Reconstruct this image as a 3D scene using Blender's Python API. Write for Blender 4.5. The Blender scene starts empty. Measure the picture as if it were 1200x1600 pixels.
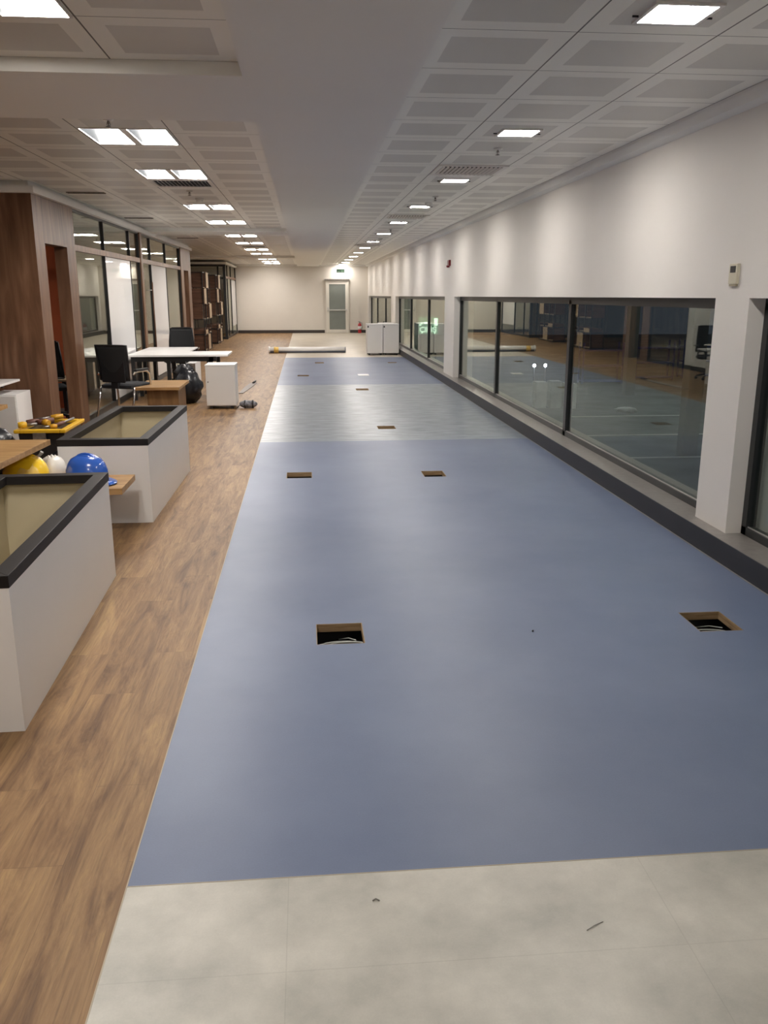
import bpy, math, random
from mathutils import Vector, Matrix, Euler
random.seed(7)
S = bpy.context.scene
COL = S.collection

# ------------------------------------------------------------------ camera, world, exposure
CAM_H = 1.75
F_PX = 1328.0
VX, VY = 476.3, 457.5          # where the corridor direction vanishes
pitch = math.atan((800 - VY) / F_PX)
yaw = math.atan((600 - VX) / math.hypot(F_PX, 800 - VY))
cam_data = bpy.data.cameras.new('camera')
cam = bpy.data.objects.new('camera', cam_data)
COL.objects.link(cam)
cam_data.sensor_fit = 'VERTICAL'
cam_data.sensor_height = 36.0
cam_data.lens = F_PX / 1600.0 * 36.0
cam_data.clip_end = 300
cam.location = (0, 0, CAM_H)
cam.rotation_euler = Euler((math.pi / 2 - pitch, 0, -yaw), 'XYZ')
S.camera = cam

world = bpy.data.worlds.new('night')
S.world = world
world.use_nodes = True
world.node_tree.nodes['Background'].inputs[0].default_value = (0.012, 0.014, 0.018, 1)
world.node_tree.nodes['Background'].inputs[1].default_value = 0.5

vs = S.view_settings
vs.view_transform = 'Standard'
vs.look = 'None'
vs.exposure = 2.42
vs.gamma = 1.0
vs.use_curve_mapping = False

LAMP_RIGHT = 26.0      # emission of the square downlights
LAMP_LEFT = 12.0       # emission of the twin trough luminaires
LAMP_COL = (1.0, 0.94, 0.88)

# ------------------------------------------------------------------ materials
def _new(name):
    m = bpy.data.materials.new(name); m.use_nodes = True
    nt = m.node_tree; b = nt.nodes['Principled BSDF']
    return m, nt, b

def mat(name, col, rough=0.5, metal=0.0, var=0.0, scale=8.0, stretch=(1, 1, 1), bump=0.0, spec=0.5, coat=0.0):
    m, nt, b = _new(name)
    b.inputs['Base Color'].default_value = (*col, 1)
    b.inputs['Roughness'].default_value = rough
    b.inputs['Metallic'].default_value = metal
    b.inputs['Specular IOR Level'].default_value = spec
    b.inputs['Coat Weight'].default_value = coat
    if var or bump:
        tc = nt.nodes.new('ShaderNodeTexCoord'); mp = nt.nodes.new('ShaderNodeMapping')
        mp.inputs['Scale'].default_value = stretch
        nt.links.new(tc.outputs['Object'], mp.inputs[0])
        n = nt.nodes.new('ShaderNodeTexNoise'); n.inputs['Scale'].default_value = scale
        n.inputs['Detail'].default_value = 5
        nt.links.new(mp.outputs[0], n.inputs['Vector'])
        if var:
            r = nt.nodes.new('ShaderNodeValToRGB')
            r.color_ramp.elements[0].position = 0.3; r.color_ramp.elements[1].position = 0.7
            r.color_ramp.elements[0].color = (*[c * (1 - var) for c in col], 1)
            r.color_ramp.elements[1].color = (*[min(1, c * (1 + var)) for c in col], 1)
            nt.links.new(n.outputs['Fac'], r.inputs[0]); nt.links.new(r.outputs[0], b.inputs['Base Color'])
        if bump:
            bp = nt.nodes.new('ShaderNodeBump'); bp.inputs['Strength'].default_value = bump
            bp.inputs['Distance'].default_value = 0.01
            nt.links.new(n.outputs['Fac'], bp.inputs['Height']); nt.links.new(bp.outputs[0], b.inputs['Normal'])
    return m

def wood(name, dark, mid, light, rough=0.45, grain=(12, 1.2, 12), scale=3.0, spec=0.4):
    """streaky wood; grain is the mapping scale (small = long along that axis)"""
    m, nt, b = _new(name)
    b.inputs['Roughness'].default_value = rough
    b.inputs['Specular IOR Level'].default_value = spec
    tc = nt.nodes.new('ShaderNodeTexCoord'); mp = nt.nodes.new('ShaderNodeMapping')
    mp.inputs['Scale'].default_value = grain
    nt.links.new(tc.outputs['Object'], mp.inputs[0])
    n = nt.nodes.new('ShaderNodeTexNoise'); n.inputs['Scale'].default_value = scale
    n.inputs['Detail'].default_value = 6; n.inputs['Distortion'].default_value = 0.6
    nt.links.new(mp.outputs[0], n.inputs['Vector'])
    r = nt.nodes.new('ShaderNodeValToRGB'); e = r.color_ramp.elements
    e[0].position = 0.3; e[0].color = (*dark, 1); e[1].position = 0.72; e[1].color = (*light, 1)
    k = e.new(0.52); k.color = (*mid, 1)
    nt.links.new(n.outputs['Fac'], r.inputs[0]); nt.links.new(r.outputs[0], b.inputs['Base Color'])
    return m

def plank_floor():
    m, nt, b = _new('wood_plank_vinyl')
    N, L = nt.nodes.new, nt.links.new
    tc = N('ShaderNodeTexCoord')
    sw = N('ShaderNodeMapping'); sw.inputs['Rotation'].default_value = (0, 0, math.pi / 2)
    L(tc.outputs['Object'], sw.inputs[0])
    br = N('ShaderNodeTexBrick'); br.offset = 0.37
    br.inputs['Color1'].default_value = (0.2, 0.2, 0.2, 1); br.inputs['Color2'].default_value = (0.8, 0.8, 0.8, 1)
    br.inputs['Mortar'].default_value = (0.5, 0.5, 0.5, 1)
    br.inputs['Scale'].default_value = 1.0; br.inputs['Mortar Size'].default_value = 0.0012
    br.inputs['Brick Width'].default_value = 1.2; br.inputs['Row Height'].default_value = 0.2
    L(sw.outputs[0], br.inputs['Vector'])
    mp = N('ShaderNodeMapping'); mp.inputs['Scale'].default_value = (7, 0.9, 7)
    L(tc.outputs['Object'], mp.inputs[0])
    # shift the grain plank by plank
    ad = N('ShaderNodeVectorMath'); ad.operation = 'MULTIPLY_ADD'
    L(br.outputs['Color'], ad.inputs[0]); ad.inputs[1].default_value = (3, 7, 2); L(mp.outputs[0], ad.inputs[2])
    n = N('ShaderNodeTexNoise'); n.inputs['Scale'].default_value = 1.5; n.inputs['Detail'].default_value = 8
    n.inputs['Roughness'].default_value = 0.72; n.inputs['Distortion'].default_value = 0.7
    L(ad.outputs[0], n.inputs['Vector'])
    r = N('ShaderNodeValToRGB'); e = r.color_ramp.elements
    e[0].position = 0.30; e[0].color = (0.085, 0.040, 0.016, 1)
    e[1].position = 0.80; e[1].color = (0.46, 0.295, 0.115, 1)
    k = e.new(0.44); k.color = (0.19, 0.103, 0.043, 1)
    k = e.new(0.58); k.color = (0.28, 0.165, 0.072, 1)
    L(n.outputs['Fac'], r.inputs[0])
    # fine dark streaks
    mp2 = N('ShaderNodeMapping'); mp2.inputs['Scale'].default_value = (60, 3, 60); L(tc.outputs['Object'], mp2.inputs[0])
    n2 = N('ShaderNodeTexNoise'); n2.inputs['Scale'].default_value = 1.6; n2.inputs['Detail'].default_value = 4
    L(mp2.outputs[0], n2.inputs['Vector'])
    r2 = N('ShaderNodeValToRGB'); r2.color_ramp.elements[0].position = 0.3; r2.color_ramp.elements[0].color = (0.72, 0.72, 0.72, 1)
    r2.color_ramp.elements[1].position = 0.5
    L(n2.outputs['Fac'], r2.inputs[0])
    mx = N('ShaderNodeMix'); mx.data_type = 'RGBA'; mx.blend_type = 'MULTIPLY'; mx.inputs['Factor'].default_value = 0.8
    L(r.outputs[0], mx.inputs['A']); L(r2.outputs[0], mx.inputs['B'])
    # plank to plank tone and joint
    hv = N('ShaderNodeHueSaturation'); ma = N('ShaderNodeMapRange')
    sep = N('ShaderNodeSeparateColor'); L(br.outputs['Color'], sep.inputs[0])
    L(sep.outputs[0], ma.inputs['Value']); ma.inputs['To Min'].default_value = 0.93; ma.inputs['To Max'].default_value = 1.07
    L(ma.outputs[0], hv.inputs['Value']); L(mx.outputs['Result'], hv.inputs['Color'])
    mj = N('ShaderNodeMix'); mj.data_type = 'RGBA'
    sc = N('ShaderNodeMath'); sc.operation = 'MULTIPLY'; sc.inputs[1].default_value = 0.2
    L(br.outputs['Fac'], sc.inputs[0]); L(sc.outputs[0], mj.inputs['Factor'])
    L(hv.outputs[0], mj.inputs['A']); mj.inputs['B'].default_value = (0.06, 0.035, 0.02, 1)
    L(mj.outputs['Result'], b.inputs['Base Color'])
    b.inputs['Roughness'].default_value = 0.5
    b.inputs['Specular IOR Level'].default_value = 0.35
    bp = N('ShaderNodeBump'); bp.inputs['Strength'].default_value = 0.25; bp.inputs['Distance'].default_value = 0.003
    L(n2.outputs['Fac'], bp.inputs['Height']); L(bp.outputs[0], b.inputs['Normal'])
    return m

def blotch_floor(name, a, c, rough, scale=1.2, stretch=(1, 1, 1), seams=None, spec=0.5, fine=0.05):
    """sheet vinyl: two soft noise layers, optional joint grid (dx, dy, x0, y0)"""
    m, nt, b = _new(name)
    N, L = nt.nodes.new, nt.links.new
    tc = N('ShaderNodeTexCoord'); mp = N('ShaderNodeMapping'); mp.inputs['Scale'].default_value = stretch
    L(tc.outputs['Object'], mp.inputs[0])
    n = N('ShaderNodeTexNoise'); n.inputs['Scale'].default_value = scale; n.inputs['Detail'].default_value = 7
    n.inputs['Roughness'].default_value = 0.6
    L(mp.outputs[0], n.inputs['Vector'])
    r = N('ShaderNodeValToRGB'); e = r.color_ramp.elements
    e[0].position = 0.32; e[0].color = (*a, 1); e[1].position = 0.68; e[1].color = (*c, 1)
    L(n.outputs['Fac'], r.inputs[0])
    n2 = N('ShaderNodeTexNoise'); n2.inputs['Scale'].default_value = 160; L(tc.outputs['Object'], n2.inputs['Vector'])
    mr = N('ShaderNodeMapRange'); L(n2.outputs['Fac'], mr.inputs['Value'])
    mr.inputs['To Min'].default_value = 1 - fine * 2; mr.inputs['To Max'].default_value = 1 + fine * 2
    hv = N('ShaderNodeHueSaturation'); L(mr.outputs[0], hv.inputs['Value']); L(r.outputs[0], hv.inputs['Color'])
    out = hv.outputs[0]
    if seams:
        dx, dy, x0, y0 = seams
        sp = N('ShaderNodeSeparateXYZ'); L(tc.outputs['Object'], sp.inputs[0])
        fs = []
        for o, d, s0 in ((sp.outputs[0], dx, x0), (sp.outputs[1], dy, y0)):
            q = N('ShaderNodeMath'); q.operation = 'SUBTRACT'; L(o, q.inputs[0]); q.inputs[1].default_value = s0 - d / 2
            p = N('ShaderNodeMath'); p.operation = 'PINGPONG'; L(q.outputs[0], p.inputs[0]); p.inputs[1].default_value = d / 2
            g = N('ShaderNodeMath'); g.operation = 'GREATER_THAN'; L(p.outputs[0], g.inputs[0]); g.inputs[1].default_value = d / 2 - 0.0016
            fs.append(g)
        mxx = N('ShaderNodeMath'); mxx.operation = 'MAXIMUM'; L(fs[0].outputs[0], mxx.inputs[0]); L(fs[1].outputs[0], mxx.inputs[1])
        k = N('ShaderNodeMath'); k.operation = 'MULTIPLY'; k.inputs[1].default_value = 0.14; L(mxx.outputs[0], k.inputs[0])
        mj = N('ShaderNodeMix'); mj.data_type = 'RGBA'; L(k.outputs[0], mj.inputs['Factor']); L(out, mj.inputs['A'])
        mj.inputs['B'].default_value = (0.12, 0.11, 0.09, 1)
        out = mj.outputs['Result']
    L(out, b.inputs['Base Color'])
    b.inputs['Roughness'].default_value = rough
    b.inputs['Specular IOR Level'].default_value = spec
    return m

def tile_ceiling(name, x0, y0, dx, dy):
    """metal ceiling tiles: dark joints, a perforated rectangle in each tile"""
    m, nt, b = _new(name)
    N, L = nt.nodes.new, nt.links.new
    tc = N('ShaderNodeTexCoord'); sp = N('ShaderNodeSeparateXYZ'); L(tc.outputs['Object'], sp.inputs[0])
    def dist(o, s0, d):   # distance to the nearest joint
        q = N('ShaderNodeMath'); q.operation = 'SUBTRACT'; L(o, q.inputs[0]); q.inputs[1].default_value = s0
        p = N('ShaderNodeMath'); p.operation = 'PINGPONG'; L(q.outputs[0], p.inputs[0]); p.inputs[1].default_value = d / 2
        return p.outputs[0]
    def gt(o, v):
        g = N('ShaderNodeMath'); g.operation = 'GREATER_THAN'; L(o, g.inputs[0]); g.inputs[1].default_value = v
        return g.outputs[0]
    def op(k, a, c):
        g = N('ShaderNodeMath'); g.operation = k; L(a, g.inputs[0]); L(c, g.inputs[1]); return g.outputs[0]
    ax, ay = dist(sp.outputs[0], x0, dx), dist(sp.outputs[1], y0, dy)
    perf = op('MULTIPLY', gt(ax, 0.105), gt(ay, 0.125))
    jx = op('MINIMUM', gt(ax, 0.0045), gt(ay, 0.003))
    hp = perf
    m1 = N('ShaderNodeMix'); m1.data_type = 'RGBA'; L(hp, m1.inputs['Factor'])
    m1.inputs['A'].default_value = (0.86, 0.855, 0.80, 1); m1.inputs['B'].default_value = (0.62, 0.61, 0.57, 1)
    m2 = N('ShaderNodeMix'); m2.data_type = 'RGBA'; L(jx, m2.inputs['Factor'])
    m2.inputs['A'].default_value = (0.05, 0.045, 0.04, 1); L(m1.outputs['Result'], m2.inputs['B'])
    L(m2.outputs['Result'], b.inputs['Base Color'])
    b.inputs['Roughness'].default_value = 0.38
    b.inputs['Specular IOR Level'].default_value = 0.5
    return m

def glass(name, tint=(0.9, 0.93, 0.92), base=0.045, boost=1.0):
    m = bpy.data.materials.new(name); m.use_nodes = True
    nt = m.node_tree; nt.nodes.clear(); N, L = nt.nodes.new, nt.links.new
    g = N('ShaderNodeNewGeometry'); d = N('ShaderNodeVectorMath'); d.operation = 'DOT_PRODUCT'
    L(g.outputs['Incoming'], d.inputs[0]); L(g.outputs['Normal'], d.inputs[1])
    a = N('ShaderNodeMath'); a.operation = 'ABSOLUTE'; L(d.outputs['Value'], a.inputs[0])
    s = N('ShaderNodeMath'); s.operation = 'SUBTRACT'; s.inputs[0].default_value = 1; L(a.outputs[0], s.inputs[1])
    p = N('ShaderNodeMath'); p.operation = 'POWER'; L(s.outputs[0], p.inputs[0]); p.inputs[1].default_value = 4.9
    q = N('ShaderNodeMath'); q.operation = 'MULTIPLY_ADD'; L(p.outputs[0], q.inputs[0]); q.inputs[1].default_value = (1 - base) * boost
    q.inputs[2].default_value = base; q.use_clamp = True
    t = N('ShaderNodeBsdfTransparent'); t.inputs[0].default_value = (*tint, 1)
    gl = N('ShaderNodeBsdfGlossy'); gl.inputs['Roughness'].default_value = 0.0; gl.inputs['Color'].default_value = (0.93, 0.95, 0.88, 1)
    mx = N('ShaderNodeMixShader'); L(q.outputs[0], mx.inputs[0]); L(t.outputs[0], mx.inputs[1]); L(gl.outputs[0], mx.inputs[2])
    o = N('ShaderNodeOutputMaterial'); L(mx.outputs[0], o.inputs[0])
    return m

def emit(name, col, strength):
    m = bpy.data.materials.new(name); m.use_nodes = True
    nt = m.node_tree; nt.nodes.clear()
    e = nt.nodes.new('ShaderNodeEmission'); e.inputs[0].default_value = (*col, 1); e.inputs[1].default_value = strength
    o = nt.nodes.new('ShaderNodeOutputMaterial'); nt.links.new(e.outputs[0], o.inputs[0])
    return m

M = {}
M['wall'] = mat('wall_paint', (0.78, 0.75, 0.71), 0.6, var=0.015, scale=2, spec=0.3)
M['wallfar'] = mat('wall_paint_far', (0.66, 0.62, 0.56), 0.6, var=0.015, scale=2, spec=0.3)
M['gypsum'] = mat('gypsum_paint', (0.85, 0.845, 0.81), 0.65, var=0.01, scale=1, spec=0.25)
M['tiles_r'] = tile_ceiling('metal_tiles_right', 0.63, 4.38, 0.69, 0.725)
M['tiles_l'] = tile_ceiling('metal_tiles_left', -0.31, 5.07, 0.69, 0.725)
M['planks'] = plank_floor()
M['blue'] = blotch_floor('blue_sheet_vinyl', (0.108, 0.142, 0.232), (0.150, 0.188, 0.285), 0.42, 0.9, seams=None, fine=0.04)
M['mottle'] = blotch_floor('mottled_grey_blue_vinyl', (0.115, 0.145, 0.18), (0.29, 0.335, 0.38), 0.34, 3.2, stretch=(1, 3.4, 1), fine=0.06)
M['grey'] = blotch_floor('grey_concrete_vinyl', (0.36, 0.355, 0.315), (0.62, 0.60, 0.535), 0.42, 2.4, seams=(1.11, 0.9, -0.09, 1.9), fine=0.03)
M['cream'] = blotch_floor('cream_reflection_vinyl', (0.42, 0.37, 0.30), (0.54, 0.48, 0.39), 0.36, 1.6, seams=(1.11, 0.9, -0.09, 24.2), fine=0.03)  # grey vinyl, the cream cast of its reflections put into the colour
M['carpet'] = mat('meeting_room_carpet', (0.13, 0.085, 0.07), 0.9, var=0.5, scale=2.0, stretch=(0.6, 4, 1))
M['carpet_o'] = mat('orange_carpet', (0.50, 0.13, 0.05), 0.9, var=0.2, scale=6)
M['kerb'] = mat('charcoal_kerb', (0.020, 0.020, 0.025), 0.5, var=0.1, scale=5)
M['sill'] = mat('grey_stone_sill', (0.22, 0.205, 0.19), 0.28, var=0.12, scale=18)
M['skirt'] = mat('dark_skirting', (0.035, 0.026, 0.022), 0.4)
M['frame'] = mat('anthracite_aluminium', (0.035, 0.037, 0.038), 0.35, 0.3)
M['caulk'] = mat('pale_joint_filler', (0.42, 0.36, 0.27), 0.6)
M['glass'] = glass('window_glass', (0.90, 0.94, 0.92), 0.042, 0.95)
M['glass_in'] = glass('partition_glass', (0.96, 0.97, 0.96), 0.06, 0.95)
M['walnut'] = wood('walnut_laminate', (0.095, 0.044, 0.022), (0.165, 0.083, 0.045), (0.235, 0.13, 0.074), 0.42, (5, 5, 0.6), 2.0)
M['oak'] = wood('oak_veneer', (0.30, 0.165, 0.062), (0.40, 0.235, 0.095), (0.48, 0.30, 0.135), 0.38, (1.2, 9, 9), 2.5)
M['oak_dark'] = wood('oak_veneer_panel', (0.17, 0.088, 0.033), (0.215, 0.115, 0.046), (0.26, 0.145, 0.06), 0.42, (7, 7, 1), 2.5)
M['ply'] = wood('raw_plywood', (0.24, 0.155, 0.08), (0.34, 0.23, 0.125), (0.42, 0.3, 0.17), 0.8, (2, 2, 30), 3.0)
M['shelfwood'] = wood('shelf_walnut', (0.07, 0.032, 0.019), (0.11, 0.052, 0.03), (0.16, 0.08, 0.046), 0.45, (1, 8, 8), 2.0)
M['shelfpale'] = wood('shelf_pale_wood', (0.34, 0.24, 0.15), (0.42, 0.31, 0.2), (0.5, 0.38, 0.26), 0.5, (1, 8, 8), 2.0)
M['white'] = mat('white_laminate', (0.82, 0.81, 0.80), 0.35, var=0.01, scale=3)
M['white_warm'] = mat('warm_white_laminate', (0.80, 0.785, 0.76), 0.4, var=0.012, scale=3)
M['beige'] = mat('beige_liner', (0.46, 0.40, 0.27), 0.6, var=0.04, scale=3)
M['rim'] = mat('charcoal_rim', (0.014, 0.012, 0.012), 0.5, spec=0.25, var=0.12, scale=20, stretch=(1, 0.1, 1))
M['black'] = mat('black_powder_coat', (0.012, 0.012, 0.013), 0.4)
M['plastic'] = mat('black_plastic', (0.018, 0.018, 0.02), 0.35)
M['mesh'] = mat('black_mesh_fabric', (0.016, 0.017, 0.019), 0.75, var=0.3, scale=200, bump=0.3)
M['seatfab'] = mat('black_seat_fabric', (0.02, 0.022, 0.027), 0.85, var=0.2, scale=120, bump=0.3)
M['chrome'] = mat('chrome', (0.75, 0.75, 0.76), 0.12, 1.0)
M['alu'] = mat('brushed_aluminium', (0.62, 0.61, 0.58), 0.35, 0.6)
M['doorframe'] = mat('cream_door_frame', (0.75, 0.72, 0.65), 0.4)
M['frost'] = mat('frosted_door_glass', (0.205, 0.225, 0.205), 0.14, var=0.08, scale=2)
M['board'] = mat('white_glass_board', (0.80, 0.795, 0.79), 0.0, spec=0.3)
M['orange'] = mat('rust_orange_wall', (0.55, 0.13, 0.05), 0.7, var=0.05)
M['roomwall'] = mat('meeting_room_wall', (0.30, 0.26, 0.21), 0.7)
M['blue_shell'] = mat('blue_helmet_shell', (0.03, 0.115, 0.50), 0.22, coat=0.4)
M['yellow_shell'] = mat('yellow_helmet_shell', (0.95, 0.62, 0.02), 0.25, coat=0.4)
M['white_shell'] = mat('white_helmet_shell', (0.78, 0.76, 0.7), 0.3)
M['yellow'] = mat('yellow_plastic', (0.72, 0.42, 0.02), 0.35)
M['amber'] = mat('amber_tool_handle', (0.60, 0.30, 0.02), 0.4)
M['steel'] = mat('worn_steel', (0.28, 0.26, 0.24), 0.4, 0.8, var=0.3, scale=20)
M['rust'] = mat('brown_leather', (0.12, 0.045, 0.03), 0.6, var=0.3, scale=15)
M['bag'] = mat('black_bin_liner', (0.012, 0.013, 0.017), 0.28, bump=1.0, scale=9)
M['cloth'] = mat('grey_pattern_cloth', (0.16, 0.16, 0.18), 0.7, var=0.85, scale=18)
M['strapgrey'] = mat('grey_strap', (0.25, 0.22, 0.2), 0.6)
M['red'] = mat('red_enamel', (0.42, 0.02, 0.025), 0.3)
M['darkred'] = mat('dark_red_plastic', (0.16, 0.008, 0.014), 0.35)
M['ivory'] = mat('ivory_plastic', (0.62, 0.58, 0.45), 0.4)
M['ivory_d'] = mat('ivory_plastic_side', (0.40, 0.35, 0.23), 0.45)
M['lcd'] = mat('thermostat_display', (0.05, 0.05, 0.05), 0.2)
M['rollblue'] = mat('vinyl_backing_blue', (0.20, 0.22, 0.30), 0.5)
M['rollwhite'] = mat('roll_sheen_and_end_white', (0.78, 0.77, 0.76), 0.35)  # reflection painted on the roll's top; also its white end
M['tape'] = mat('yellow_tape', (0.75, 0.50, 0.12), 0.4)
M['cable'] = mat('grey_cable', (0.45, 0.47, 0.44), 0.4)
M['cable_d'] = mat('dark_cable', (0.05, 0.055, 0.05), 0.4)
M['pit'] = mat('dark_floor_void', (0.03, 0.03, 0.03), 0.8)
M['lampwhite'] = mat('lamp_housing', (0.75, 0.73, 0.70), 0.35)
M['lampgrey'] = mat('lamp_end_plate', (0.055, 0.065, 0.075), 0.4)
M['grille'] = mat('grille_white', (0.78, 0.76, 0.72), 0.45)
M['signgreen'] = mat('exit_sign_green', (0.004, 0.02, 0.008), 0.4)
M['signpale'] = emit('exit_sign_marks', (0.75, 1.0, 0.7), 0.08)
M['lit_r'] = emit('downlight_diffuser', LAMP_COL, LAMP_RIGHT)
M['lit_l'] = emit('trough_lit_reflector', LAMP_COL, LAMP_LEFT)
M['outsidefloor'] = mat('yard_concrete', (0.10, 0.115, 0.11), 0.6, var=0.4, scale=0.6)
M['outsideline'] = mat('yard_line_paint', (0.5, 0.52, 0.48), 0.7)
M['crate'] = mat('pale_crate', (0.8, 0.8, 0.75), 0.6, var=0.2, scale=2)
M['concrete'] = mat('concrete_pillar', (0.22, 0.22, 0.20), 0.8)
M['bluesteel'] = mat('blue_steel_rack', (0.03, 0.06, 0.20), 0.5)
M['yardlamp'] = emit('yard_lamp_globe', (0.85, 0.88, 1.0), 14.0)
M['tagred'] = mat('dark_red_label', (0.25, 0.03, 0.03), 0.5)

# ------------------------------------------------------------------ mesh helpers
class MB:
    def __init__(s, o=(0, 0, 0), rz=0.0):
        s.v, s.f, s.mi, s.sm = [], [], [], []
        s.o = Vector(o); s.T = Matrix.Identity(4); s.m = 0
    def add(s, vs, fs, smooth=False):
        n = len(s.v)
        for p in vs: s.v.append((s.T @ Vector(p)) - s.o)
        for f in fs:
            s.f.append(tuple(n + i for i in f)); s.mi.append(s.m); s.sm.append(smooth)
        return s
    def box(s, x0, x1, y0, y1, z0, z1):
        vs = [(x, y, z) for x in (x0, x1) for y in (y0, y1) for z in (z0, z1)]
        return s.add(vs, [(0, 1, 3, 2), (4, 6, 7, 5), (0, 4, 5, 1), (2, 3, 7, 6), (0, 2, 6, 4), (1, 5, 7, 3)])
    def cbox(s, c, d):
        return s.box(c[0] - d[0] / 2, c[0] + d[0] / 2, c[1] - d[1] / 2, c[1] + d[1] / 2, c[2] - d[2] / 2, c[2] + d[2] / 2)
    def quad(s, a, b, c, d): return s.add([a, b, c, d], [(0, 1, 2, 3)])
    def prism(s, poly, axis, a0, a1):
        """poly of 2D points extruded along axis ('x','y','z')"""
        def P(p, a):
            return {'x': (a, p[0], p[1]), 'y': (p[0], a, p[1]), 'z': (p[0], p[1], a)}[axis]
        n = len(poly)
        vs = [P(p, a0) for p in poly] + [P(p, a1) for p in poly]
        fs = [tuple(range(n))[::-1], tuple(range(n, 2 * n))] + [(i, (i + 1) % n, n + (i + 1) % n, n + i) for i in range(n)]
        return s.add(vs, fs)
    def tube(s, pts, r, n=10, cap=True):
        pts = [Vector(p) for p in pts]
        rs = r if isinstance(r, (list, tuple)) else [r] * len(pts)
        t = (pts[1] - pts[0]).normalized()
        up = Vector((0, 0, 1)) if abs(t.z) < 0.9 else Vector((1, 0, 0))
        a = t.cross(up).normalized(); vs = []
        for i, p in enumerate(pts):
            if 0 < i < len(pts) - 1: t = ((pts[i + 1] - p).normalized() + (p - pts[i - 1]).normalized()).normalized()
            elif i: t = (p - pts[i - 1]).normalized()
            a = (a - t * a.dot(t)).normalized(); b = t.cross(a)
            for k in range(n):
                q = 2 * math.pi * k / n
                vs.append(p + (a * math.cos(q) + b * math.sin(q)) * rs[i])
        fs = []
        for i in range(len(pts) - 1):
            for k in range(n):
                k2 = (k + 1) % n
                fs.append((i * n + k, i * n + k2, (i + 1) * n + k2, (i + 1) * n + k))
        s.add(vs, fs, True)
        if cap:
            m = len(s.v) - len(vs)
            s.f.append(tuple(m + k for k in range(n))[::-1]); s.mi.append(s.m); s.sm.append(False)
            e = m + (len(pts) - 1) * n
            s.f.append(tuple(e + k for k in range(n))); s.mi.append(s.m); s.sm.append(False)
        return s
    def lathe(s, prof, c=(0, 0, 0), n=24, sx=1.0, sy=1.0, smooth=True):
        vs, fs = [], []
        for r, z in prof:
            for k in range(n):
                q = 2 * math.pi * k / n
                vs.append((c[0] + r * math.cos(q) * sx, c[1] + r * math.sin(q) * sy, c[2] + z))
        for i in range(len(prof) - 1):
            for k in range(n):
                k2 = (k + 1) % n
                fs.append((i * n + k, i * n + k2, (i + 1) * n + k2, (i + 1) * n + k))
        fs.append(tuple(range(n))[::-1]); e = (len(prof) - 1) * n; fs.append(tuple(e + k for k in range(n)))
        return s.add(vs, fs, smooth)
    def sphere(s, c, r, n=16, sq=(1, 1, 1), noise=0.0, seed=0):
        rnd = random.Random(seed); vs, fs = [], []; m = n // 2
        for i in range(m + 1):
            th = math.pi * i / m
            for k in range(n):
                ph = 2 * math.pi * k / n
                q = 1 + (rnd.uniform(-noise, noise) if 0 < i < m else 0)
                vs.append((c[0] + r * q * sq[0] * math.sin(th) * math.cos(ph), c[1] + r * q * sq[1] * math.sin(th) * math.sin(ph), c[2] + r * q * sq[2] * math.cos(th)))
        for i in range(m):
            for k in range(n):
                k2 = (k + 1) % n
                fs.append((i * n + k, (i + 1) * n + k, (i + 1) * n + k2, i * n + k2))
        return s.add(vs, fs, True)
    def grid(s, fn, nu, nv, smooth=True):
        vs = [fn(i / nu, j / nv) for i in range(nu + 1) for j in range(nv + 1)]
        fs = [(i * (nv + 1) + j, (i + 1) * (nv + 1) + j, (i + 1) * (nv + 1) + j + 1, i * (nv + 1) + j + 1) for i in range(nu) for j in range(nv)]
        return s.add(vs, fs, smooth)
    def build(s, name, m, parent=None, loc=None, bevel=0.0, solid=0.0, sub=0):
        me = bpy.data.meshes.new(name)
        me.from_pydata([tuple(v) for v in s.v], [], s.f)
        ms = m if isinstance(m, (list, tuple)) else [m]
        for k in ms: me.materials.append(M[k] if isinstance(k, str) else k)
        for i, p in enumerate(me.polygons):
            p.material_index = s.mi[i]; p.use_smooth = s.sm[i]
        me.validate(); me.update()
        o = bpy.data.objects.new(name, me); COL.objects.link(o)
        if parent: o.parent = parent
        if loc is not None: o.location = loc
        elif parent is None: o.location = s.o
        if solid:
            q = o.modifiers.new('solid', 'SOLIDIFY'); q.thickness = solid; q.offset = 0
        if sub:
            q = o.modifiers.new('sub', 'SUBSURF'); q.levels = sub; q.render_levels = sub
        if bevel:
            q = o.modifiers.new('bevel', 'BEVEL'); q.width = bevel; q.segments = 2; q.limit_method = 'ANGLE'
        return o

def thing(name, label, cat, loc=(0, 0, 0), rz=0.0, group=None):
    o = bpy.data.objects.new(name, None); COL.objects.link(o)
    o.empty_display_size = 0.1
    o.location = loc; o.rotation_euler = (0, 0, rz)
    return tag(o, label, cat, group)

def tag(o, label, cat, group=None):
    o['label'] = label; o['category'] = cat
    if group: o['group'] = group
    return o

def struct(o): o['kind'] = 'structure'; return o

def children(o): return [c for c in COL.objects if c.parent == o]

def copy_tree(o, parent=None):
    c = o.copy(); COL.objects.link(c); c.parent = parent
    for ch in children(o): copy_tree(ch, c)
    return c

def dup(root, loc, rz=None, label=None, group=None):
    c = copy_tree(root); c.location = loc
    if rz is not None: c.rotation_euler = (0, 0, rz)
    if label: c['label'] = label
    if group: c['group'] = group
    return c

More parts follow.
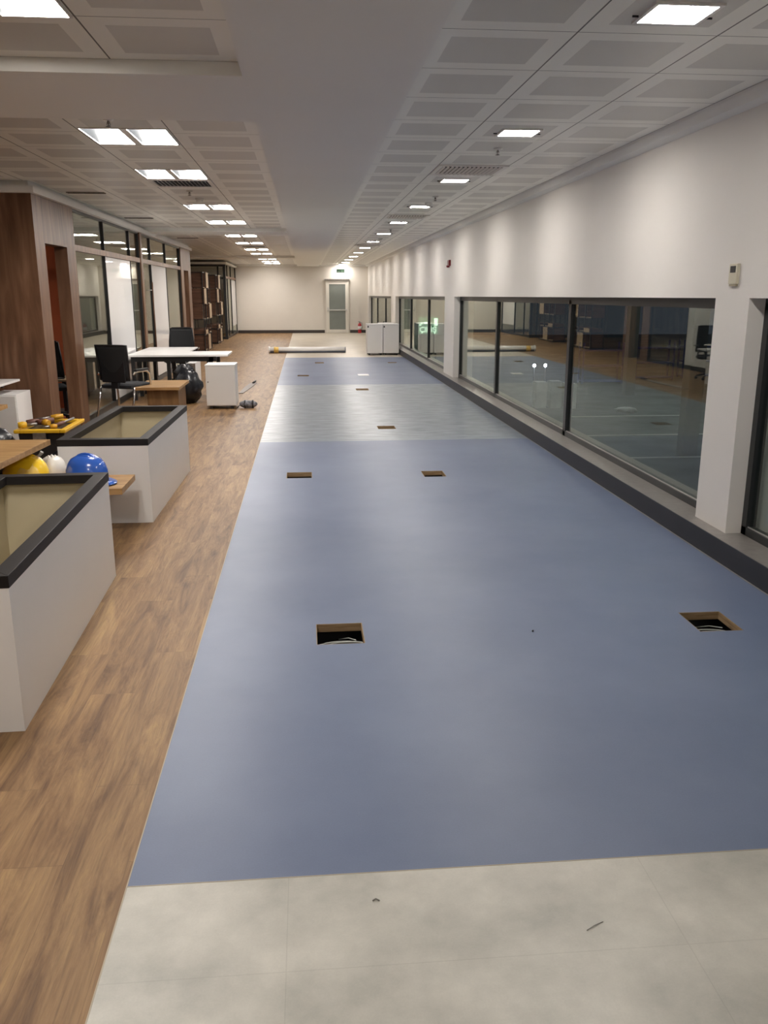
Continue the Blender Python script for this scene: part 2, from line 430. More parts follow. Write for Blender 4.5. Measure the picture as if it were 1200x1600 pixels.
def cells(mb, x0, x1, y0, y1, z, holes, down=True):
    xs = sorted({x0, x1, *[h[0] for h in holes], *[h[1] for h in holes]})
    ys = sorted({y0, y1, *[h[2] for h in holes], *[h[3] for h in holes]})
    xs = [x for x in xs if x0 <= x <= x1]; ys = [y for y in ys if y0 <= y <= y1]
    for a, b in zip(xs, xs[1:]):
        for c, d in zip(ys, ys[1:]):
            mx, my = (a + b) / 2, (c + d) / 2
            if any(h[0] < mx < h[1] and h[2] < my < h[3] for h in holes): continue
            q = [(a, c, z), (a, d, z), (b, d, z), (b, c, z)]
            mb.quad(*(q if down else q[::-1]))

# ------------------------------------------------------------------ main dimensions
XW = 2.82          # right wall face
XK = 2.72          # kerb face
XG = 2.93          # window frame plane
XL = -3.0          # left partition plane
YF = 39.2          # far wall
YB = -3.0          # wall behind the camera
ZG = 2.88          # plasterboard soffit
ZT = 2.95          # metal tile ceiling

# ------------------------------------------------------------------ floor
BOX = [  # x0, x1, y0, y1 of every floor opening
    (0.02, 0.27, 4.07, 4.35), (2.06, 2.30, 4.06, 4.34), (-0.22, 0.03, 8.15, 8.43), (1.13, 1.35, 8.10, 8.38),
    (0.93, 1.17, 11.15, 11.42), (0.91, 1.15, 15.79, 16.10), (-0.20, 0.05, 18.65, 18.93), (0.22, 0.45, 22.10, 22.45),
    (2.10, 2.33, 22.05, 22.30)]
def floor_piece(m, x0, x1, y0, y1, holes=()):
    b = MB(); cells(b, x0, x1, y0, y1, 0.0, list(holes), down=False)
    return struct(b.build('floor', m))
floor_piece('planks', -8, -0.58, YB, 10.3)
floor_piece('planks', -3.05, -0.58, 10.3, 23.7)
floor_piece('planks', -8, -0.58, 23.7, YF + 0.1)
floor_piece('grey', -0.58, 3.2, YB, 2.28)
floor_piece('blue', -0.58, XK + 0.01, 2.28, 10.25, BOX[:4])
floor_piece('mottle', -0.58, XK + 0.01, 10.25, 16.82, BOX[4:6])
floor_piece('blue', -0.58, XK + 0.01, 16.82, 24.12, BOX[6:])
floor_piece('cream', -0.58, 3.2, 24.12, YF + 0.1)
b = MB(); b.box(-8, -3.05, 10.3, 23.7, -0.01, 0.0); struct(b.build('floor', 'carpet'))
# pale joint lines along the sheet edges
b = MB()
b.box(-0.582, -0.578, YB, 24.12, 0.0, 0.0012)
struct(b.build('trim_1', 'caulk'))
b = MB(); b.box(XK - 0.010, XK, 2.28, 24.12, 0.0, 0.002); struct(b.build('trim_2', 'sill'))
b = MB(); b.box(-0.578, XK, 2.278, 2.281, 0.0, 0.001); struct(b.build('trim_3', 'caulk'))

# floor openings: plywood edge, dark void, cables
FLAB = ['square opening cut in the blue floor, nearest the camera, grey cables looped inside',
        'square opening in the blue floor nearest the window wall, cables inside',
        'open floor box in the blue floor on the left, just before the mottled strip',
        'open floor box in the blue floor by the window side, just before the mottled strip',
        'open floor box at the near end of the mottled grey strip',
        'open floor box at the far end of the mottled grey strip',
        'narrow dark floor box at left of the far blue sheet, level with the white lid',
        'farthest dark floor box on the far blue sheet, in line with the door',
        'faint floor box in the far blue sheet in front of the white cabinets']
for i, (x0, x1, y0, y1) in enumerate(BOX):
    cx, cy = (x0 + x1) / 2, (y0 + y1) / 2
    t = thing('floor_box', FLAB[i], 'floor opening', (cx, cy, -0.2), 0, 'floor box openings along the corridor')
    w, d = (x1 - x0) / 2, (y1 - y0) / 2
    b = MB()
    for a in ((-w, -w + 0.004, -d, d), (w - 0.004, w, -d, d), (-w + 0.004, w - 0.004, -d, -d + 0.004), (-w + 0.004, w - 0.004, d - 0.004, d)):
        b.box(a[0], a[1], a[2], a[3], 0.155, 0.1995)
    b.build('plywood_edge', 'ply', t)
    b = MB()
    W2, D2 = w + 0.12, d + 0.12
    b.box(-W2, W2, -D2, D2, 0.0, 0.004)
    for a in ((-W2, -W2 + .004, -D2, D2), (W2 - .004, W2, -D2, D2), (-W2, W2, -D2, -D2 + .004), (-W2, W2, D2 - .004, D2)):
        b.box(a[0], a[1], a[2], a[3], 0.0, 0.155)
    b.build('void_tray', 'pit', t)
    if i < 4:
        rnd = random.Random(i + 3)
        loops = [(0.02, -0.055, 0.15, 0.12), (0.0, -0.065, 0.17, 0.11), (0.04, -0.05, 0.12, 0.125)] if i == 0 else [(0.0, -0.05, 0.14, 0.12), (0.03, -0.04, 0.11, 0.115)]
        for k, (lx, ly, R, zz) in enumerate(loops):
            b = MB(); pts = []
            for q in range(15):
                a = math.pi * q / 14
                pts.append((lx + R * math.cos(a), ly + (R * 0.95) * math.sin(a), zz + 0.004 * math.sin(3 * a)))
            b.tube(pts, 0.004, 6); b.build('cable', 'cable' if k != 1 else 'cable', t)
        b = MB(); b.tube([(0.0, 0.18, 0.09), (0.05, 0.1, 0.13), (0.085, 0.02, 0.15)], 0.003, 6); b.build('cable', 'cable', t)
        if i == 0:
            b = MB(); b.tube([(-0.08, 0.02, 0.03), (-0.02, 0.03, 0.05), (0.05, 0.0, 0.05), (0.09, -0.06, 0.03)], 0.006, 6); b.build('cable', 'cable_d', t)
# closed white floor box lid
b = MB((1.24, 18.8, 0)); b.box(1.12, 1.36, 18.64, 18.96, 0.0005, 0.008)
tag(b.build('access_cover', 'white', bevel=0.002), 'closed white cover over a floor box in the far blue sheet', 'floor cover')
# small litter on the grey floor
b = MB((1.0, 2.0, 0)); 
tb = MB((0.78, 1.99, 0)); tb.tube([(0.755, 1.975, 0.002), (0.78, 1.99, 0.003), (0.812, 2.004, 0.002)], 0.0012, 6)
tag(tb.build('cable_tie', 'steel'), 'thin cut cable tie lying on the grey floor in the foreground', 'cable tie')
tb = MB((0.17, 2.15, 0)); tb.tube([(0.16, 2.15, 0.002), (0.17, 2.156, 0.004), (0.18, 2.148, 0.002)], 0.0022, 6)
tag(tb.build('floor_scrap', 'steel'), 'tiny curled scrap on the grey floor near the blue edge', 'scrap')
tb = MB((1.17, 4.14, 0)); tb.sphere((1.17, 4.14, 0.005), 0.006, 8)
tag(tb.build('pebble', 'plastic'), 'tiny black speck on the blue floor between the two nearest openings', 'pebble')

# ------------------------------------------------------------------ right wall, windows
def ztop(y): return 1.716 - 0.0032 * (y - 5.5)
PIERS = [(YB, -1.2), (5.35, 5.81), (16.42, 17.56), (27.26, 28.69), (38.9, YF)]
b = MB()
b.prism([(YB, ztop(YB)), (YF, ztop(YF)), (YF, 2.96), (YB, 2.96)], 'x', XW, 3.2)
for y0, y1 in PIERS:
    b.prism([(y0, 0.16), (y1, 0.16), (y1, ztop(y1) + 0.0), (y0, ztop(y0) + 0.0)], 'x', XW, 3.2)
struct(b.build('wall_right', 'wall'))
b = MB(); b.box(XK, 3.2, YB, YF, -0.3, 0.155); struct(b.build('baseboard_right', 'kerb'))
b = MB(); b.box(XK - 0.002, 3.2, YB, YF, 0.155, 0.16); struct(b.build('trim_4', 'sill'))
WIN = [(-1.2, 5.35, [0.6, 3.0]), (5.81, 16.42, [9.48, 13.2]), (17.56, 27.26, [20.75, 24.25]), (28.69, 38.9, [32.0, 35.6])]
for i, (y0, y1, mull) in enumerate(WIN):
    w = thing('window_%d' % (i + 1), '', ''); del w['label']; del w['category']; struct(w)
    w.location = (XG, (y0 + y1) / 2, 0.16)
    o = Vector(w.location)
    b = MB(o)
    b.prism([(y0, ztop(y0) - 0.075), (y1, ztop(y1) - 0.075), (y1, ztop(y1)), (y0, ztop(y0))], 'x', XG, XG + 0.07)
    b.box(XG, XG + 0.07, y0, y1, 0.16, 0.215)
    b.box(XG, XG + 0.07, y0, y0 + 0.06, 0.16, ztop(y0) - 0.03)
    b.box(XG, XG + 0.07, y1 - 0.06, y1, 0.16, ztop(y1) - 0.03)
    b.build('window_frame', 'frame', w)
    for ym in mull:
        b = MB(o); b.box(XG, XG + 0.07, ym - 0.045, ym + 0.045, 0.16, ztop(ym) - 0.03); b.build('mullion', 'frame', w)
    es = [y0 + 0.06] + [q for ym in mull for q in (ym - 0.045, ym + 0.045)] + [y1 - 0.06]
    for a, c in zip(es[::2], es[1::2]):
        b = MB(o); b.prism([(a, 0.215), (c, 0.215), (c, ztop(c) - 0.07), (a, ztop(a) - 0.07)], 'x', XG + 0.026, XG + 0.032)
        b.build('pane', 'glass', w)
        b = MB(o); b.box(XG + 0.012, XG + 0.022, a, c, 0.215, 0.222); b.build('glazing_bead', 'alu', w)

# ------------------------------------------------------------------ far wall and door
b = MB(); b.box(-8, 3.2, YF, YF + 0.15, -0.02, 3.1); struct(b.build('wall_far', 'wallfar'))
b = MB(); b.box(-3.0, 0.86, YF - 0.015, YF, 0, 0.13); struct(b.build('baseboard_far', 'skirt'))
b = MB(); b.box(2.0, XK, YF - 0.015, YF, 0, 0.13); struct(b.build('baseboard_far', 'skirt'))
d = thing('door_1', '', ''); del d['label']; del d['category']; struct(d); d.location = (1.43, YF, 0)
o = Vector(d.location)
b = MB(o)
b.box(0.93, 1.01, YF - 0.06, YF, 0, 2.27); b.box(1.87, 1.95, YF - 0.06, YF, 0, 2.27); b.box(1.01, 1.87, YF - 0.06, YF, 2.2, 2.27)
b.build('door_frame', 'doorframe', d)
b = MB(o)
b.box(1.01, 1.075, YF - 0.05, YF - 0.01, 0.01, 2.2); b.box(1.80, 1.87, YF - 0.05, YF - 0.01, 0.01, 2.2)
b.box(1.075, 1.80, YF - 0.05, YF - 0.01, 2.12, 2.2); b.box(1.075, 1.80, YF - 0.05, YF - 0.01, 0.01, 0.15)
leaf = b.build('door_leaf', 'doorframe', d)
b = MB(o); b.box(1.075, 1.80, YF - 0.035, YF - 0.025, 0.15, 2.12); b.build('door_glass', 'frost', leaf)
b = MB(o); b.tube([(1.0, YF - 0.12, 1.0), (1.86, YF - 0.12, 1.0)], 0.022, 10)
b.box(0.98, 1.05, YF - 0.13, YF - 0.05, 0.93, 1.12); b.box(1.82, 1.87, YF - 0.13, YF - 0.05, 0.95, 1.05)
b.build('panic_bar', 'alu', leaf)
b = MB(o); b.box(0.88, 1.98, YF - 0.09, YF, 2.28, 2.345); b.build('door_closer_track', 'steel', d)

# ------------------------------------------------------------------ walls out of view that close the room
b = MB(); b.box(-8, 3.2, YB - 0.15, YB, -0.02, 3.1); struct(b.build('wall_back', 'wall'))
b = MB(); b.box(-8.1, -7.95, YB, YF, -0.02, 3.1); struct(b.build('wall_left', 'roomwall'))

# ------------------------------------------------------------------ ceiling
LAMPS_L = [4.01, 1.11, 7.42, 9.63, 13.15, 15.9, 19.5, 22.4, 25.6, 28.4, 32.6, 35.4, 37.6]
lh = [(-1.68, -1.01, y - 0.355, y + 0.355) for y in LAMPS_L]
FIELDS_L = [(YB, 5.07), (6.34, 17.3), (18.22, 29.9), (30.9, 38.95)]
for y0, y1 in FIELDS_L:
    b = MB(); hs = [h for h in lh if y0 < h[2] and h[3] < y1 + 0.4]
    cells(b, -8, -0.31, y0, y1, ZT, hs); struct(b.build('ceiling', 'tiles_l'))
b = MB(); cells(b, 0.63, 2.70, YB, 39.12, ZT, []); struct(b.build('ceiling', 'tiles_r'))
b = MB()
b.box(-0.31, 0.63, YB, YF, ZG, ZT + 0.05)
for (a, c), (e, f) in zip(FIELDS_L, FIELDS_L[1:]): b.box(-8, -0.31, c, e, ZG, ZT + 0.05)
b.box(-8, -0.31, 38.95, YF, ZG, ZT + 0.05); b.box(0.63, 2.70, 39.12, YF, ZG, ZT + 0.05)
struct(b.build('ceiling', 'gypsum'))
b = MB()
b.prism([(2.70, ZT + .05), (2.70, ZT - 0.0), (2.705, ZT - 0.02), (2.73, ZG - 0.0), (XW, ZG - 0.01), (XW, ZT + .05)], 'y', YB, YF)
struct(b.build('trim_5', 'gypsum'))
b = MB(); b.box(-8, 3.2, YB - 0.1, YF + 0.1, 3.06, 3.16); struct(b.build('ceiling', 'gypsum'))

# ------------------------------------------------------------------ ceiling lamps
def right_lamp(k, y):
    t = thing('downlight', '', 'ceiling light', (1.67, y, ZT))
    b = MB()
    for a in ((-.155, .155, -.145, -.125), (-.155, .155, .125, .145), (-.155, -.135, -.125, .125), (.135, .155, -.125, .125)):
        b.box(a[0], a[1], a[2], a[3], -0.010, 0.0)
    b.build('bezel', 'lampwhite', t)
    b = MB(); b.box(-.135, .135, -.125, .125, -0.007, -0.002); b.build('diffuser', 'lit_r', t)
    b = MB(); b.box(-.185, -.157, .05, .056, -0.008, 0); b.build('spring_clip', 'black', t)
    b = MB(); b.box(.157, .185, .05, .056, -0.008, 0); b.build('spring_clip', 'black', t)
    return t
r0 = right_lamp(0, 4.06)
ORD = ['nearest the camera, large at the top right corner', 'second from the camera, just before the first sprinkler',
       'third from the camera, just beyond the near air grille', 'fourth from the camera, beside the first smoke detector',
       'fifth from the camera, just past the second air grille', 'sixth from the camera', 'seventh from the camera', 'eighth from the camera',
       'ninth from the camera', 'tenth from the camera', 'eleventh from the camera', 'twelfth from the camera', 'farthest, beside the exit sign and far wall']
r0['label'] = 'square downlight, ' + ORD[0]; r0['group'] = 'square downlights over the blue floor'
for k, w in ((-2, 'behind the camera'),):
    dup(r0, (1.67, 4.06 + 2.9 * k, ZT), label='square white downlight out of view ' + w)
for k in range(1, 13):
    dup(r0, (1.67, 4.06 + 2.9 * k, ZT), label='square right ceiling downlight, ' + ORD[k])

def trough(y):
    t = thing('twin_luminaire', '', 'ceiling light', (-1.345, y, ZT))
    H, W, D = 0.07, 0.333, 0.355
    b = MB()
    b.box(-W, W, -D, -D + 0.012, -0.006, 0.11); b.box(-W, W, D - 0.012, D, -0.006, 0.11)
    b.box(-W, -W + 0.012, -D, D, -0.006, 0.11); b.box(W - 0.012, W, -D, D, -0.006, 0.11)
    b.box(-0.03, 0.03, -D, D, -0.006, 0.11); b.box(-W, W, -D, D, 0.10, 0.11)
    b.build('housing', 'lampwhite', t)
    for s in (-1, 1):
        x0, x1 = (0.03, W - 0.012) if s > 0 else (-W + 0.012, -0.03)
        dd = D - 0.012
        def fn(u, v, x0=x0, x1=x1, dd=dd):
            a = math.pi * v
            return (x0 + (x1 - x0) * u, -dd * math.cos(a), 0.002 + 0.09 * math.sin(a) ** 0.8)
        b = MB(); b.grid(fn, 1, 12); b.build('lit_reflector', 'lit_l', t)
        # end plate, curved, leans into the trough from its left side
        def fe(u, v, x0=x0, dd=dd):
            a = math.pi * v; w = 0.11 * math.sin(a) ** 0.7
            return (x0 + 0.003 + w * u, -dd * math.cos(a) * 0.985, (0.002 + 0.086 * math.sin(a) ** 0.8) * (u if u else 0) + (0 if u else -0.002))
        b = MB(); b.grid(fe, 4, 12); b.build('end_plate', 'lampgrey', t)
    return t
t0 = trough(LAMPS_L[0])
LL = ['nearest the camera, cut off by the top left corner', 'out of view behind the camera', 'first beyond the near plasterboard beam', 'just before the left air grille',
      'third beyond the near beam, past the smoke detector', 'last before the second plasterboard beam', 'first beyond the second beam', 'second beyond the second beam',
      'third beyond the second beam', 'fourth beyond the second beam', 'first beyond the farthest beam', 'second beyond the farthest beam', 'farthest, near the end wall']
t0['label'] = 'twin trough luminaire ' + LL[0]; t0['group'] = 'twin trough luminaires over the wood floor'
for k in range(1, 13):
    dup(t0, (-1.345, LAMPS_L[k], ZT), label='twin trough luminaire in the left ceiling, ' + LL[k])

# air grilles, slots, sprinklers, detectors
def air_grille():
    t = thing('air_grille', '', 'air vent', (0, 0, ZT), 0, 'ceiling air grilles')
    b = MB(); b.box(-.335, .335, -.30, .30, -0.004, -0.001); b.build('backing', 'pit', t)
    b = MB()
    for a in ((-.345, .345, -.32, -.27), (-.345, .345, .27, .32), (-.345, -.30, -.27, .27), (.30, .345, -.27, .27)):
        b.box(a[0], a[1], a[2], a[3], -0.012, -0.0005)
    b.build('frame', 'grille', t)
    for k in range(14):
        x = -0.28 + k * 0.043
        b = MB(); b.quad((x + 0.004, -.27, -0.022), (x - 0.010, -.27, -0.006), (x - 0.010, .27, -0.006), (x + 0.004, .27, -0.022))
        b.build('blade', 'grille', t, solid=0.002)
    return t
g0 = air_grille(); g0.location = (1.665, 9.02, ZT); g0['label'] = 'slatted air grille in the right ceiling, nearest the camera'
dup(g0, (1.665, 14.45, ZT), label='slatted air grille in the right ceiling, second from the camera')
dup(g0, (1.665, 22.9, ZT), label='slatted air grille in the right ceiling, farthest')
dup(g0, (-1.345, 10.36, ZT), label='slatted air grille in the left ceiling behind a twin luminaire')
dup(g0, (-1.345, 24.0, ZT), label='far slatted air grille in the left ceiling between twin luminaires')
sl = thing('slot_vent', 'thin dark slot in the left ceiling near the walnut wall', 'air vent', (-2.66, 11.42, ZT), 0, 'slot vents by the partition')
b = MB(); b.box(-0.22, 0.22, -0.035, 0.035, -0.006, -0.001); b.build('slot', 'pit', sl)
b = MB(); b.box(-0.23, 0.23, -0.045, -0.035, -0.014, -0.001); b.box(-0.23, 0.23, 0.035, 0.045, -0.014, -0.001); b.build('frame', 'steel', sl)
dup(sl, (-2.7, 15.1, ZT), label='thin dark slot in the left ceiling above the glass partition, midway')
dup(sl, (-2.6, 20.4, ZT), label='thin dark slot in the left ceiling, farthest of the slots')
sp = thing('sprinkler', 'pendant sprinkler head nearest in the right ceiling', 'sprinkler', (1.68, 7.73, ZT), 0, 'sprinkler heads')
b = MB(); b.lathe([(0.038, 0), (0.036, -0.008), (0.012, -0.012)], n=20); b.build('escutcheon', 'alu', sp)
b = MB(); b.lathe([(0.009, -0.01), (0.009, -0.03), (0.004, -0.034), (0.004, -0.05)], n=10); b.lathe([(0.02, -0.05), (0.021, -0.053), (0.004, -0.056)], n=16)
b.tube([(-0.009, 0, -0.02), (-0.014, 0, -0.035), (-0.004, 0, -0.05)], 0.002, 6); b.tube([(0.009, 0, -0.02), (0.014, 0, -0.035), (0.004, 0, -0.05)], 0.002, 6)
b.build('head', 'steel', sp)
for x, y, l in ((1.70, 11.5, 'second sprinkler head in the right ceiling, beside the smoke detector'), (-1.37, 6.72, 'sprinkler head in the left ceiling just past the near beam'),
                (-1.37, 11.15, 'sprinkler head in the left ceiling behind the air grille'), (1.69, 17.3, 'third sprinkler head in the right ceiling'),
                (1.69, 21.0, 'fourth sprinkler head in the right ceiling, farther on'), (-1.37, 20.9, 'far sprinkler head in the left ceiling')):
    dup(sp, (x, y, ZT), label=l)
sd = thing('smoke_detector', 'round white smoke detector in the right ceiling, nearest', 'smoke detector', (1.73, 12.3, ZT), 0, 'smoke detectors')
b = MB(); b.lathe([(0.055, 0), (0.055, -0.014), (0.046, -0.018)], n=24); b.build('base', 'lampwhite', sd)
b = MB(); b.lathe([(0.044, -0.018), (0.042, -0.04), (0.028, -0.05), (0.01, -0.052)], n=24); b.build('sensor_dome', 'grille', sd)
dup(sd, (1.74, 20.2, ZT), label='round smoke detector in the right ceiling, farther down')
dup(sd, (-1.35, 12.0, ZT), label='round smoke detector in the left ceiling')

# ------------------------------------------------------------------ things on the walls
t = thing('thermostat', 'ivory wall thermostat with small dark display on the window pier', 'thermostat', (XW, 5.56, 1.87))
b = MB(); b.box(-0.022, 0, -0.055, 0.055, -0.065, 0.065); b.build('body', 'ivory', t, bevel=0.004)
b = MB(); b.box(-0.0235, -0.0215, -0.036, 0.036, 0.008, 0.05); b.build('display', 'lcd', t)
b = MB(); b.box(-0.018, 0, -0.04, 0.045, -0.078, -0.065); b.build('base', 'ivory_d', t)
t = thing('fire_siren', 'dark red fire alarm sounder high on the right wall', 'fire alarm', (XW, 17.0, 2.31))
b = MB(); b.box(-0.04, 0, -0.1, 0.1, -0.055, 0.055); b.build('body', 'darkred', t, bevel=0.006)
b = MB(); b.lathe([(0.03, 0), (0.03, -0.03), (0.02, -0.04)], (-0.04, 0, -0.045), 16); b.build('beacon', 'darkred', t)
t = thing('exit_sign', 'small dark green exit sign hanging above the far door', 'exit sign', (1.48, 36.2, 2.62))
b = MB(); b.box(-0.17, 0.17, -0.02, 0.02, -0.075, 0.075); b.build('sign_panel', 'signgreen', t)
b = MB(); b.box(-0.15, -0.03, -0.024, -0.02, -0.045, -0.015); b.box(0.03, 0.07, -0.024, -0.02, -0.05, 0.02); b.box(0.1, 0.13, -0.024, -0.02, -0.04, 0.03)
b.build('pictogram', 'signpale', t)
b = MB(); b.tube([(-0.12, 0, 0.075), (-0.12, 0, ZT - 2.62)], 0.004, 6); b.tube([(0.12, 0, 0.075), (0.12, 0, ZT - 2.62)], 0.004, 6); b.build('hanger', 'alu', t)
t = thing('fire_extinguisher', 'red fire extinguisher on the floor beside the far door', 'fire extinguisher', (2.42, 38.95, 0))
b = MB(); b.lathe([(0.075, 0), (0.08, 0.02), (0.08, 0.36), (0.06, 0.41), (0.025, 0.43), (0.02, 0.45)], n=20); b.build('cylinder', 'red', t)
b = MB(); b.lathe([(0.081, 0.16), (0.081, 0.3)], n=20); b.build('label_band', 'white', t)
b = MB(); b.box(-0.02, 0.02, -0.02, 0.02, 0.44, 0.48); b.box(-0.07, 0.02, -0.01, 0.01, 0.49, 0.505); b.box(-0.06, 0.02, -0.01, 0.01, 0.45, 0.46); b.build('valve', 'black', t)
b = MB(); b.tube([(0.02, -0.02, 0.46), (0.09, -0.05, 0.45), (0.11, -0.06, 0.35), (0.1, -0.06, 0.2)], 0.01, 8); b.build('hose', 'black', t)

# ------------------------------------------------------------------ left partitions
ZP = 2.82
def panelled(y0, y1, oy0, oy1, zt, label=None):
    b = MB()
    b.box(XL - 0.16, XL, y0, oy0, 0, ZP); b.box(XL - 0.16, XL, oy1, y1, 0, ZP); b.box(XL - 0.16, XL, oy0, oy1, zt, ZP)
    return struct(b.build('wall_left', 'walnut'))
panelled(10.3, 12.03, 10.67, 11.62, 2.31)
b = MB(); b.box(-8, XL - 0.16, 10.3, 10.42, 0, ZP); struct(b.build('wall_left', 'walnut'))
panelled(21.95, 23.76, 22.42, 23.26, 2.3)
b = MB(); b.box(-8, XL - 0.16, 23.66, 23.76, 0, ZP); struct(b.build('wall_left', 'walnut'))
b = MB(); b.box(XL - 0.16, XL + 0.005, 16.68, 16.86, 0, ZP); struct(b.build('wall_left', 'walnut'))
b = MB(); b.box(-8, XL + 0.05, 10.24, 23.82, ZP, ZP + 0.07); b.box(-8, XL - 0.02, 10.3, 23.76, ZP + 0.07, ZT + 0.02); struct(b.build('trim_6', 'gypsum'))
# room dividers behind the glass
b = MB(); b.box(-8, XL - 0.17, 16.72, 16.8, 0, ZP); struct(b.build('wall_left', ['roomwall']))
b = MB(); b.box(-7.95, -3.5, 13.7, 13.76, 0, ZP); struct(b.build('wall_left', 'orange'))
b = MB(); b.box(-3.53, -3.47, 13.62, 13.78, 0, ZP); struct(b.build('trim_7', 'shelfpale'))
b = MB(); b.box(-5.0, -3.2, 12.3, 13.1, 0.0, 0.004); struct(b.build('floor', 'carpet_o'))
def glazing(n, y0, y1, mull, x=XL):
    w = thing('window_%d' % n, '', ''); del w['label']; del w['category']; struct(w); w.location = (x, (y0 + y1) / 2, 0)
    o = Vector(w.location); b = MB(o)
    b.box(x - 0.08, x - 0.02, y0, y1, 0, 0.09); b.box(x - 0.08, x - 0.02, y0, y1, ZP - 0.03, ZP)
    b.build('window_frame', 'frame', w)
    b = MB(o); b.box(x - 0.09, x - 0.01, y0, y1, 2.29, 2.37); b.build('transom', 'walnut', w)
    ys = [y0] + mull + [y1]
    for ym in mull + [y0 + 0.015, y1 - 0.015]:
        b = MB(o); b.box(x - 0.08, x - 0.02, ym - 0.015, ym + 0.015, 0.0, ZP); b.build('mullion', 'black', w)
    for a, c in zip(ys, ys[1:]):
        for z0, z1 in ((0.09, 2.29), (2.37, ZP - 0.03)):
            b = MB(o); b.box(x - 0.05, x - 0.044, a + 0.015, c - 0.015, z0, z1); b.build('pane', 'glass_in', w)
    return w
glazing(5, 12.03, 16.68, [13.85, 15.81])
glazing(6, 16.86, 21.95, [17.87, 19.77])
for y0, y1, l in ((13.87, 15.79, 'glossy white board panel on the nearer glass partition, left of the dark post'), (17.93, 19.72, 'glossy white board panel on the farther glass partition, right of the dark post')):
    b = MB((XL - 0.1, (y0 + y1) / 2, 0.2)); b.box(XL - 0.042, XL - 0.03, y0, y1, 0.1, 2.285)
    tag(b.build('white_board', 'board'), l, 'board', 'white boards on the glass partitions')
# glass door pull in the second partition
t = thing('door_pull', 'tall slim door pull beside the dark wood post of the partition', 'door handle', (XL - 0.0, 17.45, 1.0))
b = MB(); b.tube([(0.05, 0, -0.55), (0.05, 0, 0.95)], 0.014, 8); b.build('bar', 'walnut', t)
b = MB(); b.tube([(-0.044, 0, -0.4), (0.05, 0, -0.4)], 0.008, 8); b.tube([(-0.044, 0, 0.8), (0.05, 0, 0.8)], 0.008, 8); b.build('bracket', 'alu', t)
# far glazed room
b = MB(); b.box(-8, XL + 0.05, 34.0, YF, ZP - 0.02, ZG + 0.005); struct(b.build('trim_8', 'gypsum'))
w = thing('window_7', '', ''); del w['label']; del w['category']; struct(w); w.location = (-5.4, 34.1, 0); o = Vector(w.location)
b = MB(o); b.box(-8, XL, 34.1, 34.16, 0, 0.1); b.box(-8, XL, 34.1, 34.16, 2.72, 2.8); b.box(-8, XL, 34.1, 34.16, 2.26, 2.32); b.box(XL - 0.1, XL, 34.08, 34.18, 0, 2.8)
b.box(-3.32, -3.26, 34.1, 34.16, 0.1, 2.72); b.box(-4.6, -4.54, 34.1, 34.16, 0.1, 2.72); b.box(-6, -5.94, 34.1, 34.16, 0.1, 2.72); b.build('window_frame', 'frame', w)
b = MB(o); b.box(-7.9, XL - 0.1, 34.125, 34.131, 0.1, 2.72); b.build('pane', 'glass_in', w)
w = glazing(8, 34.18, YF, [35.2, 36.8])
b = MB((XL - 0.04, 38, 0.35)); b.box(XL - 0.042, XL - 0.03, 36.9, 39.0, 0.4, 2.25)
tag(b.build('white_board', 'board'), 'white board panel on the farthest glass room, by the end wall', 'board', 'white boards on the glass partitions')

# ------------------------------------------------------------------ planters
def planter(name, label, x0, x1, y0, y1, rz, zt):
    cx, cy = (x0 + x1) / 2, (y0 + y1) / 2; w, d = (x1 - x0) / 2, (y1 - y0) / 2
    t = thing(name, label, 'planter box', (cx, cy, 0), rz, 'white planter boxes with dark rims')
    zb = zt - 0.052
    b = MB()
    for a in ((-w, -w + 0.02, -d, d), (w - 0.02, w, -d, d), (-w + 0.02, w - 0.02, -d, -d + 0.02), (-w + 0.02, w - 0.02, d - 0.02, d)):
        b.box(a[0], a[1], a[2], a[3], 0, zb)
    b.build('body', 'white_warm', t)
    b = MB(); e = 0.021
    for a in ((-w + e, -w + e + .012, -d + e, d - e), (w - e - .012, w - e, -d + e, d - e), (-w + e, w - e, -d + e, -d + e + .012), (-w + e, w - e, d - e - .012, d - e)):
        b.box(a[0], a[1], a[2], a[3], 0.05, zb)
    b.box(-w + e, w - e, -d + e, d - e, 0.05, 0.06)
    b.build('liner', 'beige', t)
    # mitred rim
    r = 0.075; e = 0.004; W, D = w + e, d + e
    for q in ([(-W, -D), (W, -D), (W - r, -D + r), (-W + r, -D + r)], [(W, -D), (W, D), (W - r, D - r), (W - r, -D + r)],
              [(W, D), (-W, D), (-W + r, D - r), (W - r, D - r)], [(-W, D), (-W, -D), (-W + r, -D + r), (-W + r, D - r)]):
        b = MB(); b.prism(q, 'z', zb, zt); b.build('rim', 'rim', t, bevel=0.002)
    return t
planter('planter_box', 'white planter box with dark rim, nearest the camera, cut off at the left', -1.87, -1.215, 3.28, 5.28, math.radians(1.5), 0.675)
planter('planter_box', 'white planter box with dark rim behind the blue helmet', -1.895, -1.215, 6.60, 8.62, math.radians(-0.8), 0.665)

# ------------------------------------------------------------------ low bench and helmets between the planters
t = thing('bench', 'low oak bench between the two planters, its end showing beside the near one', 'bench', (-1.95, 6.2, 0))
b = MB((-1.95, 6.2, 0)); b.box(-2.65, -1.31, 5.96, 6.44, 0.375, 0.42); b.build('top', 'oak', t, bevel=0.002)
for x in (-2.5, -1.62):
    b = MB((-1.95, 6.2, 0)); b.box(x, x + 0.03, 6.0, 6.4, 0, 0.375); b.build('leg', 'oak_dark', t)

